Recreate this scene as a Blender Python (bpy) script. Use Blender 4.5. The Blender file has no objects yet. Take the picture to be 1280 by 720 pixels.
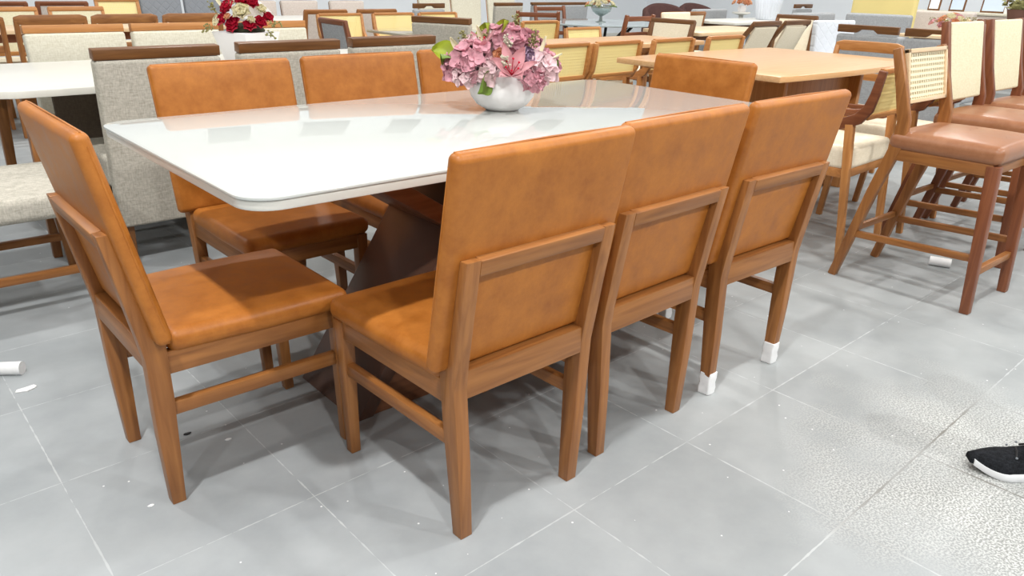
import bpy, bmesh, math, random
from mathutils import Vector, Matrix
random.seed(7)
S = bpy.context.scene
COL = S.collection
PI = math.pi
R = math.radians

# ------------------------------------------------------------------ materials
def new_mat(name):
    m = bpy.data.materials.new(name); m.use_nodes = True
    nt = m.node_tree; b = nt.nodes['Principled BSDF']
    return m, nt, b
def N(nt, t, **k):
    n = nt.nodes.new(t)
    for a, v in k.items(): setattr(n, a, v)
    return n
def srgb(r, g, b):
    f = lambda c: c / 12.92 if c <= .04045 else ((c + .055) / 1.055) ** 2.4
    return (f(r / 255), f(g / 255), f(b / 255), 1)
def ramp(nt, stops):
    r = N(nt, 'ShaderNodeValToRGB'); e = r.color_ramp.elements
    while len(e) < len(stops): e.new(.5)
    for i, (p, c) in enumerate(stops): e[i].position = p; e[i].color = c
    return r
def coords(nt, scale=(1, 1, 1), rnd=True):
    tc = N(nt, 'ShaderNodeTexCoord'); mp = N(nt, 'ShaderNodeMapping'); mp.inputs['Scale'].default_value = scale
    nt.links.new(tc.outputs['Object'], mp.inputs['Vector'])
    if rnd:
        oi = N(nt, 'ShaderNodeObjectInfo'); mu = N(nt, 'ShaderNodeMath', operation='MULTIPLY'); mu.inputs[1].default_value = 17
        nt.links.new(oi.outputs['Random'], mu.inputs[0]); nt.links.new(mu.outputs[0], mp.inputs['Location'])
    return mp.outputs[0]
def bump(nt, b, h, s, d=.002):
    bp = N(nt, 'ShaderNodeBump'); bp.inputs['Strength'].default_value = s; bp.inputs['Distance'].default_value = d
    nt.links.new(h, bp.inputs['Height']); nt.links.new(bp.outputs[0], b.inputs['Normal'])
def plain(name, c, rough=.5, spec=.5, noise=.0, scale=8, metal=0):
    m, nt, b = new_mat(name)
    b.inputs['Roughness'].default_value = rough; b.inputs['Specular IOR Level'].default_value = spec; b.inputs['Metallic'].default_value = metal
    v = coords(nt); n = N(nt, 'ShaderNodeTexNoise'); n.inputs['Scale'].default_value = scale; n.inputs['Detail'].default_value = 4
    nt.links.new(v, n.inputs['Vector'])
    k = 1 - noise
    r = ramp(nt, [(.3, (c[0] * k, c[1] * k, c[2] * k, 1)), (.7, c)])
    nt.links.new(n.outputs[0], r.inputs[0]); nt.links.new(r.outputs[0], b.inputs['Base Color'])
    return m
def leather(name, c0, c1, rough=.42):
    m, nt, b = new_mat(name); v = coords(nt)
    n = N(nt, 'ShaderNodeTexNoise'); n.inputs['Scale'].default_value = 14; n.inputs['Detail'].default_value = 9; n.inputs['Roughness'].default_value = .72
    nt.links.new(v, n.inputs['Vector'])
    r = ramp(nt, [(.28, c0), (.72, c1)]); nt.links.new(n.outputs[0], r.inputs[0]); nt.links.new(r.outputs[0], b.inputs['Base Color'])
    n2 = N(nt, 'ShaderNodeTexNoise'); n2.inputs['Scale'].default_value = 260; n2.inputs['Detail'].default_value = 2; nt.links.new(v, n2.inputs['Vector'])
    bump(nt, b, n2.outputs[0], .12, .001)
    rr = ramp(nt, [(.3, (rough - .08,) * 3 + (1,)), (.7, (rough + .1,) * 3 + (1,))]); nt.links.new(n.outputs[0], rr.inputs[0]); nt.links.new(rr.outputs[0], b.inputs['Roughness'])
    b.inputs['Specular IOR Level'].default_value = .36
    return m
def wood(name, c0, c1, axis='z', rough=.42, stretch=14):
    m, nt, b = new_mat(name)
    sc = {'x': (2, 34, 34), 'y': (34, 2, 34), 'z': (34, 34, 2)}[axis]
    v = coords(nt, sc); n = N(nt, 'ShaderNodeTexNoise'); n.inputs['Scale'].default_value = 1.6; n.inputs['Detail'].default_value = 6; n.inputs['Distortion'].default_value = .6
    nt.links.new(v, n.inputs['Vector'])
    r = ramp(nt, [(.3, c0), (.7, c1)]); nt.links.new(n.outputs[0], r.inputs[0]); nt.links.new(r.outputs[0], b.inputs['Base Color'])
    b.inputs['Roughness'].default_value = rough; bump(nt, b, n.outputs[0], .08, .001)
    return m
def fabric(name, c0, c1, sc=420):
    m, nt, b = new_mat(name); v = coords(nt, rnd=False)
    w = N(nt, 'ShaderNodeTexNoise'); w.inputs['Scale'].default_value = 1; w.inputs['Detail'].default_value = 3
    mp = N(nt, 'ShaderNodeMapping'); mp.inputs['Scale'].default_value = (sc * .5, sc * .5, sc * .12); nt.links.new(v, mp.inputs[0]); nt.links.new(mp.outputs[0], w.inputs['Vector'])
    w2 = N(nt, 'ShaderNodeTexNoise'); w2.inputs['Scale'].default_value = 1; w2.inputs['Detail'].default_value = 3
    mp2 = N(nt, 'ShaderNodeMapping'); mp2.inputs['Scale'].default_value = (sc * .1, sc * .12, sc * .5); nt.links.new(v, mp2.inputs[0]); nt.links.new(mp2.outputs[0], w2.inputs['Vector'])
    ad = N(nt, 'ShaderNodeMath', operation='ADD'); nt.links.new(w.outputs[0], ad.inputs[0]); nt.links.new(w2.outputs[0], ad.inputs[1])
    hf = N(nt, 'ShaderNodeMath', operation='MULTIPLY'); hf.inputs[1].default_value = .5; nt.links.new(ad.outputs[0], hf.inputs[0])
    r = ramp(nt, [(.36, c0), (.64, c1)]); nt.links.new(hf.outputs[0], r.inputs[0]); nt.links.new(r.outputs[0], b.inputs['Base Color'])
    b.inputs['Roughness'].default_value = .9; b.inputs['Specular IOR Level'].default_value = .15; bump(nt, b, hf.outputs[0], .25, .002)
    return m
def quilt(name, c):
    m, nt, b = new_mat(name); v = coords(nt, rnd=False)
    sx = N(nt, 'ShaderNodeSeparateXYZ'); nt.links.new(v, sx.inputs[0])
    def tri(sgn):
        a = N(nt, 'ShaderNodeMath', operation='MULTIPLY_ADD'); a.inputs[1].default_value = sgn; nt.links.new(sx.outputs[0], a.inputs[0]); nt.links.new(sx.outputs[2], a.inputs[2])
        q = N(nt, 'ShaderNodeMath', operation='PINGPONG'); q.inputs[1].default_value = .05; nt.links.new(a.outputs[0], q.inputs[0]); return q.outputs[0]
    mn = N(nt, 'ShaderNodeMath', operation='MINIMUM'); nt.links.new(tri(1), mn.inputs[0]); nt.links.new(tri(-1), mn.inputs[1])
    mr = N(nt, 'ShaderNodeMapRange'); mr.inputs['From Max'].default_value = .012; nt.links.new(mn.outputs[0], mr.inputs[0])
    b.inputs['Base Color'].default_value = c; b.inputs['Roughness'].default_value = .8
    bump(nt, b, mr.outputs[0], .45, .006)
    return m
def cane(name, c, pitch=.012, hole=.0040):
    m, nt, b = new_mat(name); v = coords(nt, rnd=False)
    sx = N(nt, 'ShaderNodeSeparateXYZ'); nt.links.new(v, sx.inputs[0])
    def near(o):
        q = N(nt, 'ShaderNodeMath', operation='PINGPONG'); q.inputs[1].default_value = pitch / 2; nt.links.new(o, q.inputs[0])
        g = N(nt, 'ShaderNodeMath', operation='LESS_THAN'); g.inputs[1].default_value = hole / 2 + .0008; nt.links.new(q.outputs[0], g.inputs[0]); return g.outputs[0]
    mu = N(nt, 'ShaderNodeMath', operation='MULTIPLY'); nt.links.new(near(sx.outputs[0]), mu.inputs[0]); nt.links.new(near(sx.outputs[2]), mu.inputs[1])
    inv = N(nt, 'ShaderNodeMath', operation='SUBTRACT'); inv.inputs[0].default_value = 1; nt.links.new(mu.outputs[0], inv.inputs[1])
    nt.links.new(inv.outputs[0], b.inputs['Alpha']); b.inputs['Base Color'].default_value = c; b.inputs['Roughness'].default_value = .6
    return m

M = {}
M['leather'] = leather('caramel leather', srgb(152, 88, 30), srgb(188, 119, 50))
M['leather_stool'] = leather('tan leather', srgb(146, 96, 66), srgb(168, 118, 86), .34)
for a in 'xyz': M['wood_' + a] = wood('walnut stained wood ' + a, srgb(130, 80, 38), srgb(166, 110, 58), a)
for a in 'xyz': M['red_' + a] = wood('reddish wood ' + a, srgb(108, 58, 34), srgb(138, 82, 50), a)
for a in 'xyz': M['honey_' + a] = wood('honey wood ' + a, srgb(172, 112, 58), srgb(196, 138, 80), a)
for a in 'xyz': M['dark_' + a] = wood('dark walnut ' + a, srgb(94, 60, 30), srgb(126, 83, 44), a)
M['base_wood'] = wood('table base wood', srgb(116, 72, 46), srgb(140, 92, 62), 'x', .3)
M['base_lacquer'] = plain('brown lacquer', srgb(102, 72, 58), .3, .5, .12, 5)
M['table_oak'] = wood('pale oak top', srgb(206, 160, 112), srgb(220, 178, 132), 'x', .28)
M['table_oak_pale'] = wood('cream oak top', srgb(220, 190, 150), srgb(230, 204, 168), 'x', .3)
M['linen'] = fabric('grey linen', srgb(164, 159, 147), srgb(198, 193, 181))
M['linen_pale'] = fabric('cream linen', srgb(204, 198, 178), srgb(224, 220, 204))
M['table_shade'] = fabric('brown under-table shade', srgb(116, 102, 88), srgb(130, 116, 102))  # darkened brown that imitates the shade under the left white table
M['grey'] = fabric('grey upholstery', srgb(150, 152, 154), srgb(176, 178, 180))
M['taupe'] = fabric('beige upholstery', srgb(196, 184, 174), srgb(214, 204, 196))
M['cream'] = fabric('cream upholstery', srgb(232, 220, 194), srgb(244, 234, 212))
M['ivory'] = fabric('ivory woven back', srgb(220, 212, 178), srgb(234, 228, 200))
M['darkbrown'] = fabric('dark brown upholstery', srgb(72, 50, 48), srgb(92, 66, 62))
M['quilt_grey'] = quilt('grey quilted upholstery', srgb(142, 146, 152))
M['quilt_white'] = quilt('white quilted upholstery', srgb(222, 226, 232))
M['yellow'] = plain('pale yellow upholstery', srgb(248, 228, 156), .8, .2, .04, 3)
M['cane'] = cane('yellow cane webbing', srgb(252, 232, 160), .017, .0042)
M['cane_stool'] = cane('natural cane webbing', srgb(240, 230, 196), .0205, .0095)
M['white_gloss'] = plain('white lacquer', srgb(222, 220, 212), .28, .5, .01, 3)
M['glass_top'] = plain('white backed glass', srgb(199, 202, 198), .012, .9, .005, 2)
M['glass_edge'] = plain('green glass edge', srgb(168, 180, 168), .1)
M['grey_glass'] = plain('grey blue glass top', srgb(170, 182, 186), .04, .7, .02, 2)
M['smoke_glass'] = plain('smoked glass top', srgb(168, 160, 140), .04, .7, .02, 2)
M['ceramic'] = plain('white ceramic', srgb(232, 230, 230), .22, .4, .01, 3)
M['ceramic_rib'] = plain('white ribbed ceramic', srgb(226, 232, 242), .4)
M['silver'] = plain('silvered glass', srgb(170, 180, 178), .15, .5, .1, 30, .6)
M['black'] = plain('black', srgb(26, 26, 28), .5)
M['foam'] = plain('white foam', srgb(236, 236, 236), .7, .3, .06, 60)
M['wall'] = plain('white wall paint', srgb(236, 240, 244), .7, .3, .02, 2)
M['ceiling'] = plain('white ceiling paint', srgb(226, 228, 228), .9, .2, .02, 2)
M['lilac'] = plain('dusty pink petals', srgb(222, 164, 176), .7, .2, .28, 40)
M['lilac_pale'] = plain('pale pink petals', srgb(240, 210, 214), .7, .2, .2, 40)
M['lily'] = plain('pink lily petals', srgb(224, 168, 174), .6, .3, .2, 30)
M['mauve'] = plain('mauve rose petals', srgb(176, 150, 176), .7, .2, .3, 50)
M['cream_petal'] = plain('cream petals', srgb(238, 230, 196), .7, .2, .08, 40)
M['red_petal'] = plain('crimson petals', srgb(196, 20, 56), .6, .3, .3, 40)
M['peach'] = plain('peach petals', srgb(232, 168, 128), .7, .2, .2, 40)
M['leaf'] = plain('green leaf', srgb(112, 140, 52), .5, .4, .3, 30)
M['leaf_lime'] = plain('lime leaf', srgb(158, 172, 44), .5, .4, .25, 30)
M['sage'] = plain('sage sprigs', srgb(150, 146, 96), .8, .2, .35, 60)
M['berry'] = plain('pale berries', srgb(196, 190, 170), .6, .3, .2, 60)
M['stem'] = plain('dark foliage', srgb(58, 62, 44), .8, .2, .3, 40)
M['shoe'] = fabric('black knit', srgb(16, 18, 20), srgb(38, 40, 44), 700)
M['shoe_mark'] = plain('grey shoe stripe', srgb(120, 126, 132), .5)
M['sole'] = plain('white rubber', srgb(232, 234, 236), .5, .4, .04, 40)
M['rubber'] = plain('black rubber', srgb(24, 24, 26), .6)
M['denim'] = fabric('grey trouser cloth', srgb(120, 122, 128), srgb(158, 160, 166), 500)
M['skin'] = plain('skin', srgb(196, 150, 122), .5)
M['poster'] = plain('grey poster print', srgb(120, 126, 132), .4, .4, .4, 2.2)
M['poster_edge'] = plain('pale banner', srgb(246, 248, 248), .5)
M['brown_pot'] = plain('brown pot', srgb(120, 84, 70), .6)
M['blueglass'] = plain('pale blue frame glass', srgb(200, 214, 230), .15)
M['tag'] = plain('white cloth', srgb(244, 240, 236), .8)
def emis(name, c, s):
    m, nt, b = new_mat(name); b.inputs['Emission Color'].default_value = c; b.inputs['Emission Strength'].default_value = s
    b.inputs['Base Color'].default_value = c; return m
M['lamp'] = emis('lamp diffuser', (1, 1, 1, 1), 6)

def floor_mat():
    m, nt, b = new_mat('grey stone floor tiles')
    L = nt.links.new
    tc = N(nt, 'ShaderNodeTexCoord'); P = tc.outputs['Object']
    sx = N(nt, 'ShaderNodeSeparateXYZ'); L(P, sx.inputs[0])
    def line(a, bb, k, off, w):          # distance to nearest line of the family
        ma = N(nt, 'ShaderNodeMath', operation='MULTIPLY_ADD'); ma.inputs[1].default_value = k; L(bb, ma.inputs[0]); L(a, ma.inputs[2])
        sb = N(nt, 'ShaderNodeMath', operation='SUBTRACT'); sb.inputs[1].default_value = off; L(ma.outputs[0], sb.inputs[0])
        pp = N(nt, 'ShaderNodeMath', operation='PINGPONG'); pp.inputs[1].default_value = .2328; L(sb.outputs[0], pp.inputs[0])
        fl = N(nt, 'ShaderNodeMath', operation='FLOOR'); dv = N(nt, 'ShaderNodeMath', operation='DIVIDE'); dv.inputs[1].default_value = .4656
        L(sb.outputs[0], dv.inputs[0]); L(dv.outputs[0], fl.inputs[0])
        return pp.outputs[0], fl.outputs[0]
    d1, f1 = line(sx.outputs[0], sx.outputs[1], .012, 1.0585, 0)
    d2, f2 = line(sx.outputs[1], sx.outputs[0], -.038, -.352, 0)
    dm = N(nt, 'ShaderNodeMath', operation='MINIMUM'); L(d1, dm.inputs[0]); L(d2, dm.inputs[1])
    nz = N(nt, 'ShaderNodeTexNoise'); nz.inputs['Scale'].default_value = 25; nz.inputs['Detail'].default_value = 3; L(P, nz.inputs['Vector'])
    wid = N(nt, 'ShaderNodeMapRange'); wid.inputs['From Min'].default_value = .3; wid.inputs['From Max'].default_value = .7; wid.inputs['To Min'].default_value = -.0006; wid.inputs['To Max'].default_value = .0028; L(nz.outputs[0], wid.inputs[0])
    wid2 = None
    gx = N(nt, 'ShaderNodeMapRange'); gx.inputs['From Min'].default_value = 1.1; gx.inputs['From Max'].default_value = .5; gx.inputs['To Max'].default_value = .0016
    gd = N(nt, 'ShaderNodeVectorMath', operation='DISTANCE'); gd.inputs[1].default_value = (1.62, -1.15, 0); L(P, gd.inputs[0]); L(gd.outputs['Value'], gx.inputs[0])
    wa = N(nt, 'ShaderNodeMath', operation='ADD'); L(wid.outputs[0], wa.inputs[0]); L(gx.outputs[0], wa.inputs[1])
    gl = N(nt, 'ShaderNodeMath', operation='LESS_THAN'); L(dm.outputs[0], gl.inputs[0]); L(wa.outputs[0], gl.inputs[1])
    # per-tile tone
    cb = N(nt, 'ShaderNodeCombineXYZ'); L(f1, cb.inputs[0]); L(f2, cb.inputs[1])
    wn = N(nt, 'ShaderNodeTexWhiteNoise'); L(cb.outputs[0], wn.inputs['Vector'])
    n1 = N(nt, 'ShaderNodeTexNoise'); n1.inputs['Scale'].default_value = 2.2; n1.inputs['Detail'].default_value = 7; n1.inputs['Roughness'].default_value = .62; L(P, n1.inputs['Vector'])
    base = ramp(nt, [(.3, srgb(140, 145, 148)), (.72, srgb(166, 170, 172))]); L(n1.outputs[0], base.inputs[0])
    tone = N(nt, 'ShaderNodeMapRange'); tone.inputs['To Min'].default_value = .93; tone.inputs['To Max'].default_value = 1.05; L(wn.outputs['Value'], tone.inputs[0])
    mt = N(nt, 'ShaderNodeMix', data_type='RGBA', blend_type='MULTIPLY'); mt.inputs[0].default_value = 1; L(base.outputs[0], mt.inputs[6]); L(tone.outputs[0], mt.inputs[7])
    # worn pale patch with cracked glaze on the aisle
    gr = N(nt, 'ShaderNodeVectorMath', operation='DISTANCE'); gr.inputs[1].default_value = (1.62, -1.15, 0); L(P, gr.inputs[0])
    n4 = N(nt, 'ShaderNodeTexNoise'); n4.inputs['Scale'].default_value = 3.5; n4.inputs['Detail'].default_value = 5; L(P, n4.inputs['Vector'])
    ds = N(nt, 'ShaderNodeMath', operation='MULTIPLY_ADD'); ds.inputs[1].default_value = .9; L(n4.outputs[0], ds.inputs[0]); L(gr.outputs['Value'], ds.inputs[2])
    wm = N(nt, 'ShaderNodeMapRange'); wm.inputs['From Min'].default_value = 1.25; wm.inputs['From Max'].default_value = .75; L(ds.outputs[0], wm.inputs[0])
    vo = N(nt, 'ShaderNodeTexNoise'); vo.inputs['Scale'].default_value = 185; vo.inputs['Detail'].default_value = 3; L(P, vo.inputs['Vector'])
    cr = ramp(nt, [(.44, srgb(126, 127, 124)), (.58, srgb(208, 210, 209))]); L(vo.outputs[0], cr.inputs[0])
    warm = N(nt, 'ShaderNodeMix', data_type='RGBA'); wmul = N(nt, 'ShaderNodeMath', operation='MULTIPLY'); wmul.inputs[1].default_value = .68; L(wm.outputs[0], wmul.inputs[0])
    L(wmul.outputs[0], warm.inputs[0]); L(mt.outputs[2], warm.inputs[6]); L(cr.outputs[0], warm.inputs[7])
    # broad warm tone of the aisle tiles
    gr2 = N(nt, 'ShaderNodeMapRange'); gr2.inputs['From Min'].default_value = .3; gr2.inputs['From Max'].default_value = 1.4; gr2.inputs['To Max'].default_value = .6; L(sx.outputs[0], gr2.inputs[0])
    wt = N(nt, 'ShaderNodeMix', data_type='RGBA', blend_type='MULTIPLY'); wt.inputs[7].default_value = (1.03, 1.02, .985, 1); L(gr2.outputs[0], wt.inputs[0]); L(warm.outputs[2], wt.inputs[6])
    # grout: pale, darker in the aisle
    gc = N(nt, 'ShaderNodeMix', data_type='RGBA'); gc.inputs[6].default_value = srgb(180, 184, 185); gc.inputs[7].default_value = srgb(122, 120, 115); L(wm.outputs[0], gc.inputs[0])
    mg = N(nt, 'ShaderNodeMix', data_type='RGBA'); L(gl.outputs[0], mg.inputs[0]); L(wt.outputs[2], mg.inputs[6]); L(gc.outputs[2], mg.inputs[7])
    # paint specks
    vs = N(nt, 'ShaderNodeTexVoronoi'); vs.inputs['Scale'].default_value = 16; L(P, vs.inputs['Vector'])
    sp = N(nt, 'ShaderNodeMath', operation='LESS_THAN'); sp.inputs[1].default_value = .045; L(vs.outputs['Distance'], sp.inputs[0])
    ms = N(nt, 'ShaderNodeMix', data_type='RGBA'); ms.inputs[7].default_value = srgb(220, 222, 222); L(sp.outputs[0], ms.inputs[0]); L(mg.outputs[2], ms.inputs[6])
    L(ms.outputs[2], b.inputs['Base Color'])
    rr = N(nt, 'ShaderNodeMapRange'); rr.inputs['To Min'].default_value = .38; rr.inputs['To Max'].default_value = .62; L(n1.outputs[0], rr.inputs[0]); L(rr.outputs[0], b.inputs['Roughness'])
    bump(nt, b, vo.outputs[0], .05, .002)
    return m
M['floor'] = floor_mat()

# ------------------------------------------------------------------ mesh building
class MB:
    def __init__(s): s.bm = bmesh.new()
    def add(s, tb, Mx=None):
        if Mx is not None: bmesh.ops.transform(tb, matrix=Mx, verts=tb.verts)
        me = bpy.data.meshes.new('t'); tb.to_mesh(me); tb.free(); s.bm.from_mesh(me); bpy.data.meshes.remove(me); return s
    def box(s, x0, x1, y0, y1, z0, z1, bev=.003, seg=2, Mx=None):
        tb = bmesh.new(); bmesh.ops.create_cube(tb, size=1)
        bmesh.ops.transform(tb, matrix=Matrix.Translation(((x0 + x1) / 2, (y0 + y1) / 2, (z0 + z1) / 2)) @ Matrix.Diagonal((x1 - x0, y1 - y0, z1 - z0, 1)), verts=tb.verts)
        if bev: bmesh.ops.bevel(tb, geom=tb.edges[:], offset=bev, segments=seg, profile=.5, affect='EDGES')
        return s.add(tb, Mx)
    def bar(s, a, b, w0, d0, w1=None, d1=None, bev=.003, up=(0, 1, 0)):
        """tapered square bar from a to b; w across, d along up"""
        a = Vector(a); b = Vector(b); z = (b - a).normalized(); u = Vector(up); x = u.cross(z).normalized(); y = z.cross(x)
        w1 = w0 if w1 is None else w1; d1 = d0 if d1 is None else d1
        tb = bmesh.new(); vs = []
        for p, w, d in ((a, w0, d0), (b, w1, d1)):
            for i, j in ((-1, -1), (1, -1), (1, 1), (-1, 1)): vs.append(tb.verts.new(p + x * (i * w / 2) + y * (j * d / 2)))
        for f in ((3, 2, 1, 0), (4, 5, 6, 7), (0, 1, 5, 4), (1, 2, 6, 5), (2, 3, 7, 6), (3, 0, 4, 7)): tb.faces.new([vs[i] for i in f])
        if bev: bmesh.ops.bevel(tb, geom=tb.edges[:], offset=bev, segments=2, profile=.5, affect='EDGES')
        return s.add(tb)
    def prism(s, pts, a0, a1, plane='yz', bev=.003, Mx=None):
        """polygon pts extruded along the third axis from a0 to a1"""
        tb = bmesh.new()
        def mk(p, q): return {'yz': (q, p[0], p[1]), 'xz': (p[0], q, p[1]), 'xy': (p[0], p[1], q)}[plane]
        A = [tb.verts.new(mk(p, a0)) for p in pts]; B = [tb.verts.new(mk(p, a1)) for p in pts]; n = len(pts)
        tb.faces.new(A); tb.faces.new(B[::-1])
        for i in range(n): tb.faces.new((A[i], B[i], B[(i + 1) % n], A[(i + 1) % n]))
        bmesh.ops.recalc_face_normals(tb, faces=tb.faces[:])
        if bev: bmesh.ops.bevel(tb, geom=tb.edges[:], offset=bev, segments=2, profile=.5, affect='EDGES')
        return s.add(tb, Mx)
    def pillow(s, c, h, r, bulge=(0, 0, 0), n=6, Mx=None, fn=None):
        def ax(H):
            k = 4; L = [-H + r * i / k for i in range(k + 1)]; m = [(-H + r) + (2 * H - 2 * r) * i / n for i in range(1, n)]
            return L + m + [-v for v in L[::-1]]
        A = [ax(v) for v in h]; tb = bmesh.new(); vd = {}
        def vert(p):
            key = tuple(round(v, 6) for v in p)
            if key in vd: return vd[key]
            q = [max(-(h[i] - r), min(h[i] - r, p[i])) for i in range(3)]; d = Vector([p[i] - q[i] for i in range(3)])
            o = Vector(q) + d.normalized() * r if d.length > 1e-9 else Vector(p)
            for a in range(3):
                if bulge[a]:
                    f = 1
                    for b in range(3):
                        if b != a: f *= max(0, 1 - (o[b] / h[b]) ** 2)
                    o[a] += (1 if o[a] > 0 else -1) * bulge[a] * f * (abs(o[a]) / h[a])
            if fn: o = Vector(fn(o))
            vd[key] = tb.verts.new(o + Vector(c)); return vd[key]
        for a in range(3):
            b, cc = (a + 1) % 3, (a + 2) % 3
            for sg in (-1, 1):
                for i in range(len(A[b]) - 1):
                    for j in range(len(A[cc]) - 1):
                        q = []
                        for di, dj in ((0, 0), (1, 0), (1, 1), (0, 1)):
                            p = [0, 0, 0]; p[a] = sg * h[a]; p[b] = A[b][i + di]; p[cc] = A[cc][j + dj]; q.append(vert(p))
                        if sg < 0: q = q[::-1]
                        if len(set(q)) == 4:
                            try: tb.faces.new(q)
                            except ValueError: pass
        return s.add(tb, Mx)
    def tube(s, path, r, n=8, cap=True, Mx=None):
        tb = bmesh.new(); P = [Vector(p) for p in path]; rings = []
        rr = r if isinstance(r, (list, tuple)) else [r] * len(P)
        x = None
        for i, p in enumerate(P):
            t = (P[min(i + 1, len(P) - 1)] - P[max(i - 1, 0)]).normalized()
            if x is None: x = t.orthogonal().normalized()
            x = (x - t * x.dot(t)).normalized(); y = t.cross(x)
            rings.append([tb.verts.new(p + (x * math.cos(2 * PI * k / n) + y * math.sin(2 * PI * k / n)) * rr[i]) for k in range(n)])
        for a, b in zip(rings, rings[1:]):
            for k in range(n): tb.faces.new((a[k], a[(k + 1) % n], b[(k + 1) % n], b[k]))
        if cap: tb.faces.new(rings[0][::-1]); tb.faces.new(rings[-1])
        return s.add(tb, Mx)
    def sweep(s, path, w, d, up=(1, 0, 0), bev=0):
        """rectangular section swept along a path; w along up, d across"""
        tb = bmesh.new(); P = [Vector(p) for p in path]; U = Vector(up).normalized(); rings = []
        ww = w if isinstance(w, (list, tuple)) else [w] * len(P); dd = d if isinstance(d, (list, tuple)) else [d] * len(P)
        for i, p in enumerate(P):
            t = (P[min(i + 1, len(P) - 1)] - P[max(i - 1, 0)]).normalized(); y = t.cross(U).normalized()
            rings.append([tb.verts.new(p + U * (a * ww[i] / 2) + y * (b * dd[i] / 2)) for a, b in ((-1, -1), (1, -1), (1, 1), (-1, 1))])
        for a, b in zip(rings, rings[1:]):
            for k in range(4): tb.faces.new((a[k], a[(k + 1) % 4], b[(k + 1) % 4], b[k]))
        tb.faces.new(rings[0][::-1]); tb.faces.new(rings[-1])
        bmesh.ops.recalc_face_normals(tb, faces=tb.faces[:])
        if bev:
            ed = [e for e in tb.edges if e.is_manifold and e.calc_face_angle(0) > .9]
            bmesh.ops.bevel(tb, geom=ed, offset=bev, segments=2, profile=.5, affect='EDGES')
        return s.add(tb)
    def lathe(s, prof, n=40, c=(0, 0, 0), rib=0, ribn=0):
        tb = bmesh.new(); rings = []
        for r, z in prof:
            rings.append([tb.verts.new((c[0] + (r + rib * math.cos(ribn * 2 * PI * k / n) * (r > .01)) * math.cos(2 * PI * k / n), c[1] + (r + rib * math.cos(ribn * 2 * PI * k / n) * (r > .01)) * math.sin(2 * PI * k / n), c[2] + z)) for k in range(n)])
        for a, b in zip(rings, rings[1:]):
            for k in range(n): tb.faces.new((a[k], a[(k + 1) % n], b[(k + 1) % n], b[k]))
        tb.faces.new(rings[0][::-1]); tb.faces.new(rings[-1])
        bmesh.ops.recalc_face_normals(tb, faces=tb.faces[:])
        return s.add(tb)
    def patch(s, fn, nu, nv, Mx=None):
        tb = bmesh.new(); g = [[tb.verts.new(fn(i / nu, j / nv)) for j in range(nv + 1)] for i in range(nu + 1)]
        for i in range(nu):
            for j in range(nv): tb.faces.new((g[i][j], g[i + 1][j], g[i + 1][j + 1], g[i][j + 1]))
        return s.add(tb, Mx)
    def ball(s, c, r, sub=1, sc=(1, 1, 1)):
        tb = bmesh.new(); bmesh.ops.create_icosphere(tb, subdivisions=sub, radius=r)
        return s.add(tb, Matrix.Translation(c) @ Matrix.Diagonal((*sc, 1)))
    def build(s, name, mat, parent=None, loc=None, ang=40, solid=0):
        me = bpy.data.meshes.new(name)
        bmesh.ops.remove_doubles(s.bm, verts=s.bm.verts[:], dist=1e-6)
        s.bm.to_mesh(me); s.bm.free()
        me.materials.append(M[mat] if isinstance(mat, str) else mat)
        me.shade_smooth(); me.set_sharp_from_angle(angle=R(ang))
        o = bpy.data.objects.new(name, me); COL.objects.link(o)
        if parent: o.parent = parent
        if loc is not None: o.location = loc
        if solid:
            md = o.modifiers.new('thickness', 'SOLIDIFY'); md.thickness = solid; md.offset = 0
        return o

def tag(o, label, cat, group=None, kind=None):
    o['label'] = label; o['category'] = cat
    if group: o['group'] = group
    if kind: o['kind'] = kind
    return o
def empty(name, loc=(0, 0, 0), rz=0):
    o = bpy.data.objects.new(name, None); COL.objects.link(o); o.location = loc; o.rotation_euler = (0, 0, rz); o.empty_display_size = .1; return o
def copy_tree(o, parent=None):
    c = o.copy(); COL.objects.link(c)
    if parent: c.parent = parent
    for ch in list(o.children): copy_tree(ch, c)
    return c
PROTO = {}; USED = set()
def put(key, maker, x, y, rz, label, cat, group=None, s=1, z=0):
    if key not in PROTO: PROTO[key] = maker(); o = PROTO[key]
    else: o = copy_tree(PROTO[key])
    o.location = (x, y, z); o.rotation_euler = (0, 0, rz); o.scale = (s, s, s)
    if 'group' in o: del o['group']
    return tag(o, label, cat, group)
def struct(name, mb, mat): o = mb.build(name, mat); o['kind'] = 'structure'; return o

# ------------------------------------------------------------------ setting
struct('floor', MB().box(-9, 15, -11, 12, -.1, 0, 0), 'floor')
struct('wall_back', MB().box(-7, 15, 11.0, 11.2, 0, 5.2, 0), 'wall')
struct('wall_right', MB().box(14.0, 14.2, -7, 11, 0, 5.2, 0), 'wall')
struct('ceiling', MB().box(-9, 15, -11, 12, 5.2, 5.4, 0), 'ceiling')
struct('baseboard_back', MB().box(-7, 14, 10.98, 11.0, 0, .1, .004), 'white_gloss')

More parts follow.
